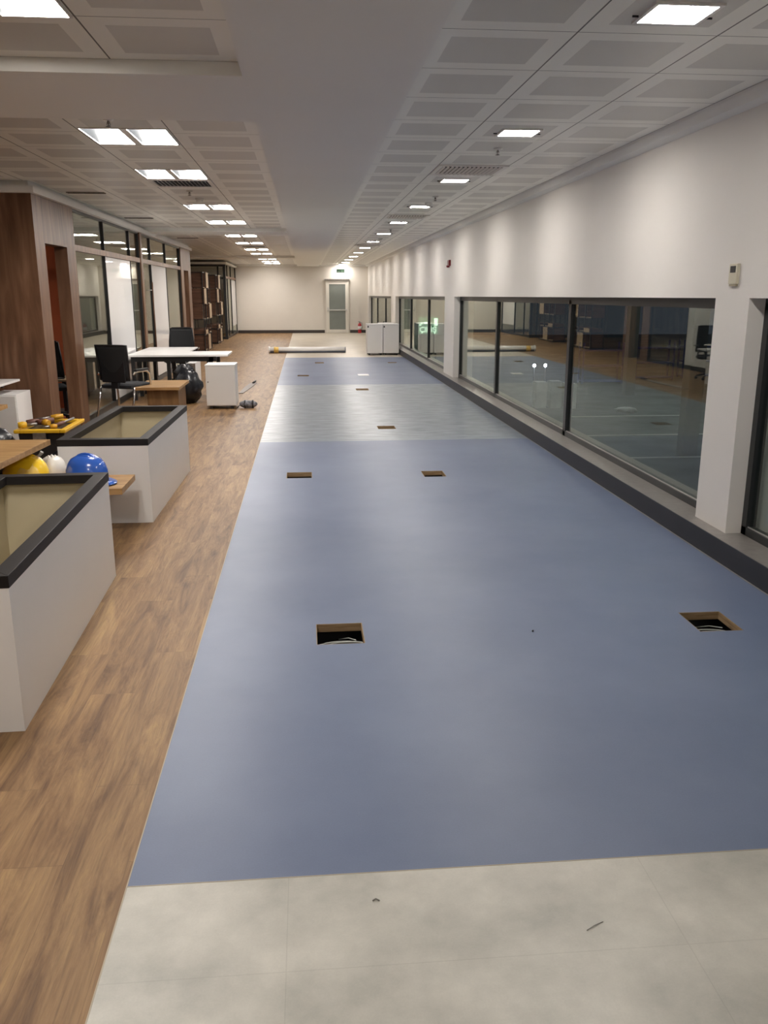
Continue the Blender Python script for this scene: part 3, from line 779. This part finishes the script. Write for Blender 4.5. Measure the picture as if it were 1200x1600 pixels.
def helmet(name, label, loc, rz, m, s=1.0):
    t = thing(name, label, 'hard hat', loc, rz, 'hard hats on the low bench')
    prof = [(0.112, 0.0), (0.115, 0.03), (0.112, 0.07), (0.100, 0.11), (0.080, 0.14), (0.05, 0.158), (0.02, 0.165), (0.004, 0.166)]
    b = MB(); b.lathe([(r * s, z * s) for r, z in prof], n=32, sy=1.22); b.build('shell', m, t)
    # crest ridge along the crown
    b = MB()
    for dx in (-0.028, 0.0, 0.028):
        pts = []
        for q in range(13):
            a = math.pi * (0.1 + 0.8 * q / 12)
            pts.append((dx * s, 0.13 * s * math.cos(a), (0.02 + 0.150 * math.sin(a) - abs(dx) * 0.25) * s))
        b.tube(pts, 0.008 * s, 8)
    b.build('crest', m, t)
    # brim with peak
    b = MB(); n = 40; vs = []
    for k in range(n):
        a = 2 * math.pi * k / n; pk = max(0, math.sin(a)) ** 2
        ri, ro = 0.110 * s, (0.122 + 0.045 * pk) * s
        for r, z in ((ri, 0.012), (ro, 0.002 - 0.012 * pk), (ro, -0.004 - 0.012 * pk), (ri, 0.004)):
            vs.append((r * math.cos(a), r * math.sin(a) * 1.2, z * s))
    fs = []
    for k in range(n):
        k2 = (k + 1) % n
        for j in range(4): fs.append((k * 4 + j, k2 * 4 + j, k2 * 4 + (j + 1) % 4, k * 4 + (j + 1) % 4))
    b.add(vs, fs, True); b.build('brim', m, t)
    return t
helmet('hard_hat', 'glossy blue hard hat on the bench behind the near planter', (-1.59, 6.16, 0.444), math.radians(-112), 'blue_shell', 1.12)
helmet('hard_hat', 'yellow hard hat wrapped in clear plastic, at the left edge', (-2.0, 6.12, 0.444), math.radians(70), 'yellow_shell', 1.2)
helmet('hard_hat', 'white hard hat half hidden behind the yellow one', (-1.90, 6.42, 0.442), math.radians(20), 'white_shell', 0.82)
# the bench also carries the hats' back edge on a plank
# clear plastic bag over the yellow hat
pm = bpy.data.materials.new('clear_plastic_film'); pm.use_nodes = True
pb = pm.node_tree.nodes['Principled BSDF']; pb.inputs['Base Color'].default_value = (0.9, 0.88, 0.8, 1)
pb.inputs['Alpha'].default_value = 0.14; pb.inputs['Roughness'].default_value = 0.15
M['film'] = pm
b = MB((-1.93, 6.1, 0.44))
def fb(u, v):
    a = 2 * math.pi * u; th = math.pi / 2 * v
    r = 0.152 * math.cos(th) * (1 + 0.05 * math.sin(7 * a + 3 * v)) ; z = 0.235 * math.sin(th)
    return (-1.97 + r * math.cos(a) * 0.9, 6.10 + r * math.sin(a) * 1.0, 0.425 + z * 0.86 * (1 + 0.03 * math.sin(5 * a)))
b.grid(fb, 40, 10)
b.tube([(-1.97, 6.1, 0.60), (-1.92, 6.08, 0.62), (-1.88, 6.07, 0.645), (-1.86, 6.07, 0.67)], [0.03, 0.018, 0.01, 0.014], 8)
tag(b.build('plastic_bag', 'film'), 'crumpled clear plastic bag pulled over the yellow hard hat', 'plastic bag')

# oak desk at the left edge
t = thing('oak_table', 'oak table at the left edge behind the near planter, above the yellow hat', 'table', (-2.4, 5.8, 0))
b = MB((-2.4, 5.8, 0)); b.prism([(-3.3, 4.6), (-1.97, 4.6), (-1.865, 6.3), (-3.3, 6.3)], 'z', 0.68, 0.72); b.build('top', 'oak', t, bevel=0.002)
for x in (-3.2, -2.35):
    b = MB((-2.4, 5.8, 0)); b.box(x, x + 0.03, 5.0, 5.9, 0, 0.68); b.build('leg', 'oak_dark', t)
t = thing('oak_side_table', 'small oak table top poking in at the left edge under the white desk', 'table', (-3.6, 9.2, 0))
b = MB((-3.6, 9.2, 0)); b.box(-4.2, -3.02, 8.2, 8.9, 0.62, 0.66); b.build('top', 'oak', t, bevel=0.002)
for x in (-4.1, -3.4):
    b = MB((-3.6, 9.2, 0)); b.box(x, x + 0.04, 8.3, 8.8, 0, 0.62); b.build('leg', 'black', t)

# white desk left with its pedestal
t = thing('white_desk', 'white desk top at the left edge in front of the walnut wall', 'desk', (-3.9, 9.75, 0))
o = Vector((-3.9, 9.75, 0))
b = MB(o); b.box(-4.9, -3.26, 9.15, 10.1, 0.775, 0.80); b.build('top', 'white', t, bevel=0.002)
b = MB(o); b.box(-4.85, -3.42, 9.2, 9.26, 0.71, 0.775); b.box(-4.85, -3.42, 9.98, 10.04, 0.71, 0.775); b.box(-3.5, -3.44, 9.2, 10.04, 0.71, 0.775); b.build('under_frame', 'black', t)
for y in (9.2, 9.98):
    b = MB(o); b.box(-3.56, -3.50, y, y + 0.06, 0, 0.71); b.build('leg', 'black', t)
t = thing('pedestal_cabinet', 'white pedestal cabinet under the desk at the left edge', 'cabinet', (-3.32, 9.95, 0), 0, 'white pedestal cabinets')
b = MB(); b.box(-0.16, 0.13, -0.25, 0.25, 0.04, 0.665); b.build('body', 'white', t, bevel=0.003)
b = MB(); b.box(-0.15, 0.12, -0.262, -0.25, 0.05, 0.65); b.build('door', 'white_warm', t, bevel=0.002)
for x in (-0.12, 0.09):
    for y in (-0.2, 0.2):
        b = MB(); b.lathe([(0.02, 0), (0.02, 0.04)], (x, y, 0), 10); b.build('caster', 'black', t)

# toolbox and black bag
t = thing('toolbox', 'open black toolbox with yellow rim full of hand tools', 'toolbox', (-2.60, 8.84, 0))
b = MB()
b.prism([(-0.18, 0), (0.18, 0), (0.22, 0.42), (-0.22, 0.42)], 'y', -0.33, 0.33); b.build('tub', 'plastic', t, bevel=0.01)
b = MB()
for a in ((-.245, -.19, -.38, .38), (.19, .245, -.38, .38), (-.19, .19, -.38, -.31), (-.19, .19, .31, .38)): b.box(a[0], a[1], a[2], a[3], 0.425, 0.46)
b.build('rim', 'yellow', t, bevel=0.008)
b = MB(); b.box(-.06, .06, -.40, -.38, 0.30, 0.43); b.build('latch', 'steel', t)
def tool(i, label, m1, m2, p, q, r1, r2, cat='hand tool'):
    p, q = Vector(p), Vector(q); o = (p + q) / 2
    t = thing('hand_tool', label, cat, o, 0, 'hand tools in the toolbox')
    mid = p.lerp(q, 0.45)
    b = MB(o); b.tube([p, p.lerp(mid, 0.5), mid], [r1 * .8, r1, r1 * .85], 8); b.build('handle', m1, t)
    b = MB(o); b.tube([mid, q], r2, 8); b.build('shaft', m2, t)
X0, Y0 = -2.60, 8.84
tool(0, 'amber handled tool lying on top at the toolbox centre', 'amber', 'rust', (X0 + .04, Y0 - .18, .50), (X0 - .1, Y0 - .1, .50), .035, .02)
tool(1, 'amber handled tool at the far side of the toolbox', 'amber', 'steel', (X0 + .05, Y0 + .3, .50), (X0 - .2, Y0 + .2, .48), .03, .015)
tool(2, 'brown leather wrapped tool across the left of the toolbox', 'rust', 'rust', (X0 - .20, Y0 - .1, .49), (X0 + .02, Y0 + .05, .49), .035, .03)
tool(3, 'dark pliers at the right inside the toolbox rim', 'rust', 'steel', (X0 + .10, Y0 - .2, .47), (X0 + .18, Y0 + .2, .49), .022, .014)
tool(4, 'pale yellow tool end at the near left toolbox corner', 'yellow', 'steel', (X0 - .21, Y0 - .33, .500), (X0 - .05, Y0 - .26, .500), .035, .015)
tool(5, 'amber handle at the near right of the toolbox', 'amber', 'steel', (X0 + .14, Y0 - .26, .475), (X0 + .0, Y0 - .3, .475), .026, .012)
b = MB((-3.0, 8.75, 0))
b.sphere((-3.12, 8.6, 0.24), 0.24, 20, (1.0, 1.0, 1.0), 0.10, 3); b.sphere((-3.32, 8.5, 0.24), 0.24, 18, (1, 1, 0.85), 0.10, 5)
b.tube([(-3.2, 8.6, 0.40), (-3.1, 8.62, 0.50), (-3.02, 8.65, 0.42)], 0.02, 8)
tag(b.build('work_bag', 'bag'), 'black soft work bag lying beside the toolbox', 'bag')
b = MB((-2.15, 8.3, 0)); b.sphere((-2.17, 8.0, 0.2), 0.22, 20, (1, 1.3, 0.95), 0.14, 9); b.sphere((-2.15, 7.5, 0.2), 0.2, 18, (1, 1.2, 0.95), 0.14, 11)
tag(b.build('rubbish_sack', 'bag'), 'black rubbish sack between the toolbox and the far planter', 'rubbish sack', 'black rubbish sacks')

# ------------------------------------------------------------------ oak table in the middle
t = thing('oak_table', 'small oak table with panel legs beside the far planter', 'table', (-2.08, 12.65, 0))
o = Vector((-2.08, 12.65, 0))
b = MB(o); b.box(-2.43, -1.80, 12.3, 13.35, 0.415, 0.455); b.build('top', 'oak', t, bevel=0.002)
b = MB(o); b.box(-1.87, -1.84, 12.45, 13.2, 0, 0.415); b.build('side_panel', 'oak_dark', t)
b = MB(o); b.box(-2.28, -2.25, 12.45, 13.2, 0, 0.415); b.build('side_panel', 'oak_dark', t)
b = MB(o); b.box(-2.25, -1.87, 12.45, 12.48, 0.02, 0.415); b.build('front_panel', 'oak_dark', t)

# ------------------------------------------------------------------ chairs
def visitor_chair(label, loc, rz):
    """faces +y in its own frame"""
    t = thing('visitor_chair', label, 'chair', loc, rz)
    def fs(u, v):
        x = -0.235 + 0.47 * u; y = -0.22 + 0.47 * v
        e = min(u, 1 - u, v, 1 - v); return (x, y, 0.458 + 0.028 * min(1, e * 8) - 0.012 * math.sin(math.pi * v))
    b = MB(); b.grid(fs, 12, 12); b.box(-0.235, 0.235, -0.22, 0.25, 0.425, 0.46); b.build('seat', 'seatfab', t, bevel=0.01)
    def bk(u, v):
        x = (-0.24 + 0.48 * u) * (1 - 0.08 * (1 - v)); z = 0.53 + 0.46 * v
        return (x, -0.23 - 0.05 * v - 0.03 * math.sin(math.pi * u) , z)
    b = MB(); b.grid(bk, 12, 8); b.build('backrest', 'mesh', t, solid=0.008)
    b = MB(); P = [bk(0, 0), bk(0, .5), bk(0, 1), bk(.25, 1), bk(.5, 1), bk(.75, 1), bk(1, 1), bk(1, .5), bk(1, 0), bk(.75, 0), bk(.5, 0), bk(.25, 0), bk(0, 0)]
    b.tube(P, 0.013, 8); b.build('backrest_frame', 'plastic', t)
    b = MB(); b.box(-0.18, 0.18, -0.275, -0.255, 0.5, 0.86); b.build('lumbar_panel', 'plastic', t, bevel=0.01)
    b = MB(); b.box(-0.05, 0.05, -0.26, -0.2, 0.42, 0.56); b.build('back_support', 'plastic', t)
    for s in (-1, 1):
        b = MB(); b.tube([(s * .27, .22, 0.012), (s * .27, .20, 0.40), (s * .27, .17, 0.60), (s * .27, .10, 0.64), (s * .27, -.16, 0.64), (s * .265, -.22, 0.60)], 0.0155, 10)
        b.build('front_leg', 'chrome', t)
        b = MB(); b.tube([(s * .27, -.32, 0.012), (s * .265, -.22, 0.30), (s * .26, -.2, 0.43)], 0.0155, 10); b.build('rear_leg', 'chrome', t)
        b = MB(); b.box(s * .27 - .025, s * .27 + .025, -.17, .13, 0.645, 0.675); b.build('armrest', 'plastic', t, bevel=0.008)
    b = MB(); b.tube([(-.26, -.2, 0.42), (.26, -.2, 0.42)], 0.01, 8); b.build('cross_bar', 'black', t)
    return t
def office_chair(label, loc, rz, group=None):
    t = thing('office_chair', label, 'chair', loc, rz, group)
    def fs(u, v):
        x = -0.25 + 0.5 * u; y = -0.24 + 0.49 * v; e = min(u, 1 - u, v, 1 - v)
        return (x, y, 0.48 + 0.025 * min(1, e * 8))
    b = MB(); b.grid(fs, 10, 10); b.box(-0.25, 0.25, -0.24, 0.25, 0.43, 0.48); b.build('seat', 'seatfab', t, bevel=0.012)
    def bk(u, v):
        x = (-0.25 + 0.5 * u) * (1 - 0.12 * v); z = 0.56 + 0.52 * v
        return (x, -0.25 - 0.04 * v - 0.035 * math.sin(math.pi * u), z)
    b = MB(); b.grid(bk, 12, 8); b.build('backrest', 'mesh', t, solid=0.008)
    b = MB(); P = [bk(0, 0), bk(0, .5), bk(0.02, .95), bk(.1, 1), bk(.5, 1), bk(.9, 1), bk(.98, .95), bk(1, .5), bk(1, 0), bk(.5, 0), bk(0, 0)]
    b.tube(P, 0.014, 8); b.build('backrest_frame', 'plastic', t)
    b = MB(); b.box(-0.03, 0.03, -0.33, -0.3, 0.44, 0.8); b.box(-0.03, 0.03, -0.33, 0.0, 0.40, 0.44); b.build('back_support', 'plastic', t)
    for s in (-1, 1):
        b = MB(); b.tube([(s * .2, 0, 0.42), (s * .31, 0, 0.44), (s * .32, 0, 0.68)], 0.014, 8); b.box(s * .32 - .04, s * .32 + .04, -.14, .12, 0.68, 0.71)
        b.build('armrest', 'plastic', t, bevel=0.008)
    b = MB(); b.tube([(0, 0, 0.43), (0, 0, 0.12)], 0.028, 12); b.build('gas_lift', 'chrome', t)
    b = MB()
    for k in range(5):
        a = 2 * math.pi * k / 5; b.tube([(0, 0, 0.13), (0.29 * math.cos(a), 0.29 * math.sin(a), 0.075)], [0.028, 0.015], 8)
    b.build('star_base', 'plastic', t)
    for k in range(5):
        a = 2 * math.pi * k / 5; x, y = 0.29 * math.cos(a), 0.29 * math.sin(a)
        b = MB(); b.tube([(x - .02, y, 0.03), (x + .02, y, 0.03)], 0.03, 10); b.build('caster', 'plastic', t)
    return t
visitor_chair('black mesh visitor chair with chrome legs, between glass partition and oak table', (-2.60, 12.60, 0), math.radians(-22)).scale = (1.05, 1.05, 1.05)
office_chair('black mesh swivel chair behind the white desks', (-2.45, 17.15, 0), math.pi)

# ------------------------------------------------------------------ white desks in the middle
t = thing('white_desk', 'long white desk above the pedestal cabinet and rubbish sack', 'desk', (-2.1, 14.9, 0)); o = Vector((-2.1, 14.9, 0))
b = MB(o); b.box(-2.95, -1.30, 14.5, 15.42, 0.725, 0.755); b.build('top', 'white', t, bevel=0.002)
b = MB(o); b.box(-2.9, -1.50, 14.6, 14.65, 0.64, 0.72); b.box(-2.9, -1.50, 15.2, 15.25, 0.64, 0.72); b.box(-1.62, -1.55, 14.6, 15.25, 0.64, 0.72); b.box(-2.9, -2.83, 14.65, 15.2, 0.64, 0.72); b.build('under_frame', 'black', t)
for x in (-2.32, -2.9):
    for y in (14.6, 15.19):
        b = MB(o); b.box(x, x + 0.06, y, y + 0.06, 0, 0.64); b.build('leg', 'black', t)
for y in (14.6, 15.19):
    b = MB(o); b.box(-1.56, -1.50, y, y + 0.06, 0.0, 0.64) if y > 15 else b.box(-1.66, -1.56, y, y + 0.06, 0.58, 0.66); b.build('leg', 'black', t)
t = thing('white_desk', 'white desk standing behind the long one, by the glass partition', 'desk', (-2.5, 16.0, 0)); o = Vector((-2.5, 16.0, 0))
b = MB(o); b.box(-2.96, -2.06, 15.46, 16.75, 0.725, 0.75); b.build('top', 'white', t, bevel=0.002)
b = MB(o); b.box(-2.9, -2.12, 15.55, 15.6, 0.65, 0.72); b.box(-2.9, -2.12, 16.6, 16.65, 0.65, 0.72); b.build('under_frame', 'black', t)
for x in (-2.88, -2.2):
    for y in (15.55, 16.55):
        b = MB(o); b.box(x, x + 0.06, y, y + 0.06, 0, 0.65); b.build('leg', 'black', t)
# low white shelf box under the desks
b = MB((-2.2, 15.9, 0)); b.box(-2.14, -1.98, 15.6, 16.4, 0.50, 0.53); b.box(-2.14, -2.10, 15.6, 16.4, 0.0, 0.5); b.box(-2.02, -1.98, 15.6, 16.4, 0.0, 0.5)
tag(b.build('stool', 'white'), 'low white stool visible under the white desks', 'stool')
# pedestal
t = thing('pedestal_cabinet', 'white pedestal cabinet with small lock beside the rubbish sack', 'cabinet', (-1.325, 13.6, 0), 0, 'white pedestal cabinets')
b = MB(); b.box(-0.225, 0.225, -0.235, 0.27, 0.05, 0.66); b.build('body', 'white', t, bevel=0.003)
b = MB(); b.box(-0.23, 0.23, -0.25, 0.27, 0.66, 0.68); b.build('top', 'white', t, bevel=0.002)
b = MB(); b.box(-0.222, 0.222, -0.252, -0.236, 0.06, 0.655); dr = b.build('door', 'white_warm', t, bevel=0.002)
b = MB(); b.T = Matrix.Translation((-0.19, -0.252, 0.42)) @ Matrix.Rotation(math.pi / 2, 4, 'X'); b.lathe([(0.011, 0), (0.011, 0.006), (0.006, 0.007)], n=12); b.build('lock', 'steel', dr)
for x in (-0.16, 0.16):
    for y in (-0.19, 0.2):
        b = MB(); b.box(x - 0.025, x + 0.025, y - 0.02, y + 0.02, 0, 0.05); b.build('caster', 'black', t)
# sack under the desk
b = MB((-1.95, 14.35, 0)); b.sphere((-1.93, 14.2, 0.26), 0.27, 24, (0.85, 0.9, 1.0), 0.10, 21); b.sphere((-1.98, 14.25, 0.50), 0.16, 20, (1.0, 0.8, 0.75), 0.16, 22)
tag(b.build('rubbish_sack', 'bag'), 'black rubbish sack leaning under the white desk beside the pedestal', 'rubbish sack', 'black rubbish sacks')
# bundle and strap on the floor
t = thing('tool_roll', 'small dark grey patterned tool pouch on the wood floor beside the pedestal', 'pouch', (-0.92, 13.45, 0))
b = MB(); b.sphere((0, 0, 0.062), 0.07, 20, (2.05, 1.0, 0.85), 0.05, 31); b.build('body', 'cloth', t)
b = MB()
for x in (-0.05, 0.07): b.lathe([(0.064, -0.012), (0.066, 0.0), (0.064, 0.012)], (0, 0, 0), 16)
b.v = [Vector((v.z + (-0.05 if i < 48 else 0.07), v.x, v.y + 0.062)) for i, v in enumerate(b.v)]
b.build('band', 'black', t)
b = MB(); b.tube([(-0.12, 0, 0.06), (-0.16, -0.02, 0.02), (-0.17, -0.03, 0.006)], 0.006, 6); b.build('cord', 'black', t)
t = thing('angle_tool', 'grey strap with a dark tip lying on the wood floor behind the pedestal', 'strap', (-1.18, 16.2, 0))
b = MB(); b.prism([(-0.04, -0.75), (0.04, -0.75), (0.13, 0.25), (0.18, 1.0), (0.06, 1.0), (0.0, 0.3)], 'z', 0.0, 0.012); b.build('webbing', 'strapgrey', t)
b = MB(); b.tube([(0.12, 0.9, 0.02), (0.15, 1.15, 0.03)], 0.022, 8); b.build('tip', 'black', t)

# ------------------------------------------------------------------ bookcases
def bookcase(label, loc):
    t = thing('bookcase', label, 'bookcase', loc, 0, 'open bookcases of walnut boxes and black rods')
    W, D = 0.21, 0.95
    b = MB()
    for x in (-W, W):
        for y in (-D, -D / 3, D / 3, D): b.box(x - .012, x + .012, y - .012, y + .012, 0.0, 2.36)
    for z in (0.03, 0.52, 0.97, 2.34):
        for x in (-W, W): b.box(x - .01, x + .01, -D, D, z - .01, z + .01)
        for y in (-D, D): b.box(-W, W, y - .01, y + .01, z - .01, z + .01)
    b.build('rod_frame', 'black', t)
    rows = [(0.05, 0.50, 0), (0.54, 0.66, 1), (0.98, 1.42, 2), (1.43, 1.88, 1), (1.90, 2.36, 0)]
    for z0, z1, k in rows:
        for j in range(3):
            y0 = -D + j * 2 * D / 3 + 0.02; y1 = y0 + 2 * D / 3 - 0.04
            dx = (0.0, 0.04, -0.03)[(k + j) % 3]
            b = MB(); th = 0.018
            x0, x1 = -W + dx, W + dx
            b.box(x0, x1, y0, y1, z0, z0 + th); b.box(x0, x1, y0, y1, z1 - th, z1)
            b.box(x0, x1, y0, y0 + th, z0 + th, z1 - th); b.box(x0, x1, y1 - th, y1, z0 + th, z1 - th)
            if (k + j) % 2 == 0: b.box(x0 + 0.18, x0 + 0.2, y0 + th, y1 - th, z0 + th, z1 - th)
            bx = b.build('wood_box', 'shelfwood', t)
            b = MB(); b.box(x1, x1 + 0.004, y0 - 0.001, y1 + 0.001, z0 - 0.003, z0 + th); b.box(x1, x1 + 0.004, y0, y0 + 0.03, z0 + th, z1); 
            if (k + j) % 3 == 1: b.box(x1, x1 + 0.004, y0 + .03, y1, z0 + th, z1)
            b.build('pale_edge', 'shelfpale', bx)
    return t
b0 = bookcase('open bookcase of walnut boxes just beyond the walnut wall', (-3.26, 27.65, 0))
dup(b0, (-3.30, 31.95, 0), label='open bookcase of walnut boxes nearer the far glass room')

# ------------------------------------------------------------------ far white cabinets
def cabinet(label, loc, w=0.46, dz=0.88):
    t = thing('storage_cabinet', label, 'cabinet', loc, 0, 'white storage cabinets on casters')
    b = MB(); b.box(-w / 2 + .003, w / 2 - .003, -0.28, 0.32, 0.055, dz - 0.02); b.build('body', 'white', t)
    b = MB(); b.box(-w / 2 + .001, w / 2 - .001, -0.30, 0.32, dz - 0.02, dz); b.build('top', 'white', t, bevel=0.003)
    b = MB(); b.box(-w / 2 + .006, w / 2 - .006, -0.30, -0.282, 0.06, dz - 0.035); d = b.build('door', 'white_warm', t, bevel=0.003)
    b = MB(); b.box(-w / 2 + .01, -w / 2 + .045, -0.312, -0.3, dz - 0.10, dz - 0.05); b.build('handle', 'black', d)
    b = MB(); b.box(-w / 2 + .02, w / 2 - .02, -0.28, 0.3, 0.045, 0.055); b.build('plinth', 'black', t)
    for x in (-w / 2 + .06, w / 2 - .06):
        for y in (-0.24, 0.26):
            b = MB(); b.box(x - .025, x + .025, y - .025, y + .025, 0, 0.045); b.build('caster', 'black', t)
    return t
c0 = cabinet('white storage cabinet at the left of the front pair by the far windows', (1.99, 25.2, 0))
dup(c0, (2.455, 25.2, 0), label='white storage cabinet at the right of the front pair, touching the window kerb')
dup(c0, (2.40, 25.9, 0), label='white storage cabinet standing behind the front pair, only its top showing')

# vinyl roll
t = thing('vinyl_roll', 'long rolled sheet of blue vinyl with painted white top sheen on the pale floor', 'flooring roll', (0.04, 26.1, 0))
b = MB(); b.tube([(-1.14, 0, 0.085), (1.15, 0, 0.085)], 0.085, 24); b.build('roll', 'rollblue', t)
b = MB(); n = 14
def fw(u, v):
    a = math.radians(-15) + math.radians(180) * v
    return (-1.145 + 2.27 * u, -0.0875 * math.cos(a), 0.085 + 0.0875 * math.sin(a))
b.grid(fw, 2, n); b.build('painted_top_sheen', 'rollwhite', t, solid=0.002)  # bright reflection along the roll's top, put in as white colour
b = MB(); b.tube([(-1.0, 0, 0.086), (-0.86, 0, 0.086)], 0.0895, 24); b.build('tape_band', 'tape', t)
b = MB(); b.tube([(-1.16, 0, 0.09), (-1.12, 0, 0.09)], 0.1, 20); b.build('end_cap', 'rollwhite', t)

# ------------------------------------------------------------------ meeting room furniture seen through the opening
t = thing('meeting_table', 'wood topped meeting table inside the first room', 'table', (-4.0, 12.9, 0)); o = Vector((-4.0, 12.9, 0))
b = MB(o); b.box(-5.2, -3.42, 12.75, 13.45, 0.50, 0.53); b.build('top', 'shelfpale', t)
for x in (-5.0, -3.6):
    b = MB(o); b.box(x, x + 0.05, 13.0, 13.3, 0, 0.50); b.build('leg', 'black', t)
office_chair('black swivel chair inside the meeting room, seen through the doorway', (-3.62, 12.35, 0), math.radians(200))

# ------------------------------------------------------------------ the yard outside the windows
b = MB(); b.box(3.2, 70, -10, 110, -3.6, -3.5); g = b.build('floor', 'outsidefloor'); struct(g)
def line(x0, x1, y0, y1, l):
    b = MB(((x0 + x1) / 2, (y0 + y1) / 2, -3.5)); b.box(x0, x1, y0, y1, -3.499, -3.49)
    tag(b.build('painted_line', 'outsideline'), l, 'floor marking', 'painted lines in the yard')
line(11.5, 17.0, 36.0, 36.25, 'painted bay line across the dark yard, farther one')
line(10.0, 15.5, 31.0, 31.2, 'painted bay line across the dark yard, middle one')
line(8.5, 13.5, 26.5, 26.7, 'painted bay line across the dark yard, nearest one')
for k, (x, y, h) in enumerate(((10.95, 39.5, 1.2), (11.6, 39.3, 1.25), (12.25, 39.1, 1.15))):
    b = MB((x, y, -3.5)); b.box(x - .25, x + .25, y - .35, y + .35, -3.5, -3.5 + h)
    for q in range(3): b.box(x - .27, x + .27, y - .37, y + .37, -3.5 + h * (q + 1) / 3.3, -3.47 + h * (q + 1) / 3.3)
    tag(b.build('crate_stack', 'crate'), ['left of the three pale crate stacks in the yard', 'middle of the three pale crate stacks in the yard', 'right of the three pale crate stacks in the yard'][k], 'crates', 'pale crate stacks outside')
for k, (x, y) in enumerate(((12.12, 45), (12.72, 45))):
    t = thing('yard_lamp', ['left of two small bright lamps on posts outside the window', 'right of two small bright lamps on posts outside the window'][k], 'lamp', (x, y, -3.5), 0, 'post lamps outside')
    b = MB(); b.tube([(0, 0, 0), (0, 0, 1.42)], 0.03, 8); b.build('post', 'black', t)
    b = MB(); b.sphere((0, 0, 1.49), 0.085, 12); b.build('globe', 'yardlamp', t)
for k, (x, y) in enumerate(((17.0, 44.0), (12.6, 27.0))):
    b = MB((x, y, -3.5)); b.box(x - .25, x + .25, y - .25, y + .25, -3.5, 1.5)
    tag(b.build('yard_pillar', 'concrete'), ['farther square concrete pillar in the yard', 'nearer square concrete pillar in the yard'][k], 'pillar', 'concrete pillars in the yard')
for k, (x, y) in enumerate(((17.5, 50.0), (21.5, 52.0), (25.0, 53.0))):
    t = thing('steel_rack', ['blue steel rack in the yard, left one', 'blue steel rack in the yard, middle one', 'blue steel rack in the yard, right one'][k], 'rack', (x, y, -3.5), 0, 'blue racks in the yard')
    b = MB()
    for px in (-1.2, 1.2):
        for py in (-.4, .4): b.box(px - .05, px + .05, py - .05, py + .05, 0, 2.4)
    b.build('upright', 'bluesteel', t)
    for z in (0.1, 1.0, 1.9):
        b = MB(); b.box(-1.2, 1.2, -.45, .45, z, z + .08); sh = b.build('shelf', 'bluesteel', t)
for k, (x, y, l) in enumerate(((14.2, 37.0, 'crumpled white wrap lying in the yard behind the pillar'), (9.1, 21.6, 'crumpled white wrap lying in the yard near the window'))):
    b = MB((x, y, -3.5)); b.sphere((x, y, -3.32), 0.22, 18, (2.0, 1.0, 0.45), 0.25, 40 + k); b.sphere((x + .4, y + .1, -3.4), 0.14, 14, (1.5, 1, 0.8), 0.25, 50 + k)
    tag(b.build('plastic_wrap', 'crate'), l, 'plastic wrap', 'crumpled wraps outside')
# soft area light added to light the yard, its source unseen
ld = bpy.data.lights.new('yard_fill_light', 'AREA'); ld.shape = 'RECTANGLE'; ld.size = 12; ld.size_y = 20; ld.energy = 40; ld.color = (0.85, 0.95, 0.9)
lo = bpy.data.objects.new('yard_fill_light', ld); COL.objects.link(lo); lo.location = (16, 38, 4.5)

# lit green sign beyond the second window
t = thing('lit_exit_sign', 'glowing green exit sign seen through the second window from the end', 'exit sign', (3.66, 26.0, 0.79))
M['lit_green'] = emit('lit_green_panel', (0.20, 0.70, 0.36), 0.12)
M['lit_pale'] = emit('lit_pale_letters', (0.72, 1.0, 0.75), 0.6)
b = MB(); b.box(-0.27, 0.33, 0, 0.03, -0.24, 0.25); b.build('panel', 'lit_green', t)
b = MB()   # arrow, running figure and doorway
b.box(0.20, 0.31, -0.006, 0, 0.0, 0.22); b.box(-0.05, 0.12, -0.006, 0, 0.06, 0.11); b.prism([(-0.13, 0.085), (-0.05, 0.03), (-0.05, 0.14)], 'y', -0.006, 0)
b.box(-0.25, -0.19, -0.006, 0, 0.0, 0.05); b.box(-0.2, -0.15, -0.006, 0, 0.04, 0.1)
b.build('pictogram', 'lit_pale', t)
fc = bpy.data.curves.new('lettering', 'FONT'); fc.body = '\u00c7IKI\u015e'; fc.size = 0.22; fc.extrude = 0.003; fc.align_x = 'CENTER'; fc.offset = 0.002
tmp = bpy.data.objects.new('lettering', fc); COL.objects.link(tmp)
dg = bpy.context.evaluated_depsgraph_get()
me = bpy.data.meshes.new_from_object(tmp.evaluated_get(dg)); bpy.data.objects.remove(tmp)
me.materials.clear(); me.materials.append(M['lit_pale'])
lt = bpy.data.objects.new('lettering', me); COL.objects.link(lt); lt.parent = t
lt.location = (0.02, -0.006, -0.19); lt.rotation_euler = (math.pi / 2, 0, 0); lt.scale = (0.95, 1, 1)
b = MB(); b.tube([(-0.2, 0.015, -0.24), (-0.2, 0.015, -4.29)], 0.02, 8); b.tube([(0.25, 0.015, -0.24), (0.25, 0.015, -4.29)], 0.02, 8); b.build('post', 'black', t)
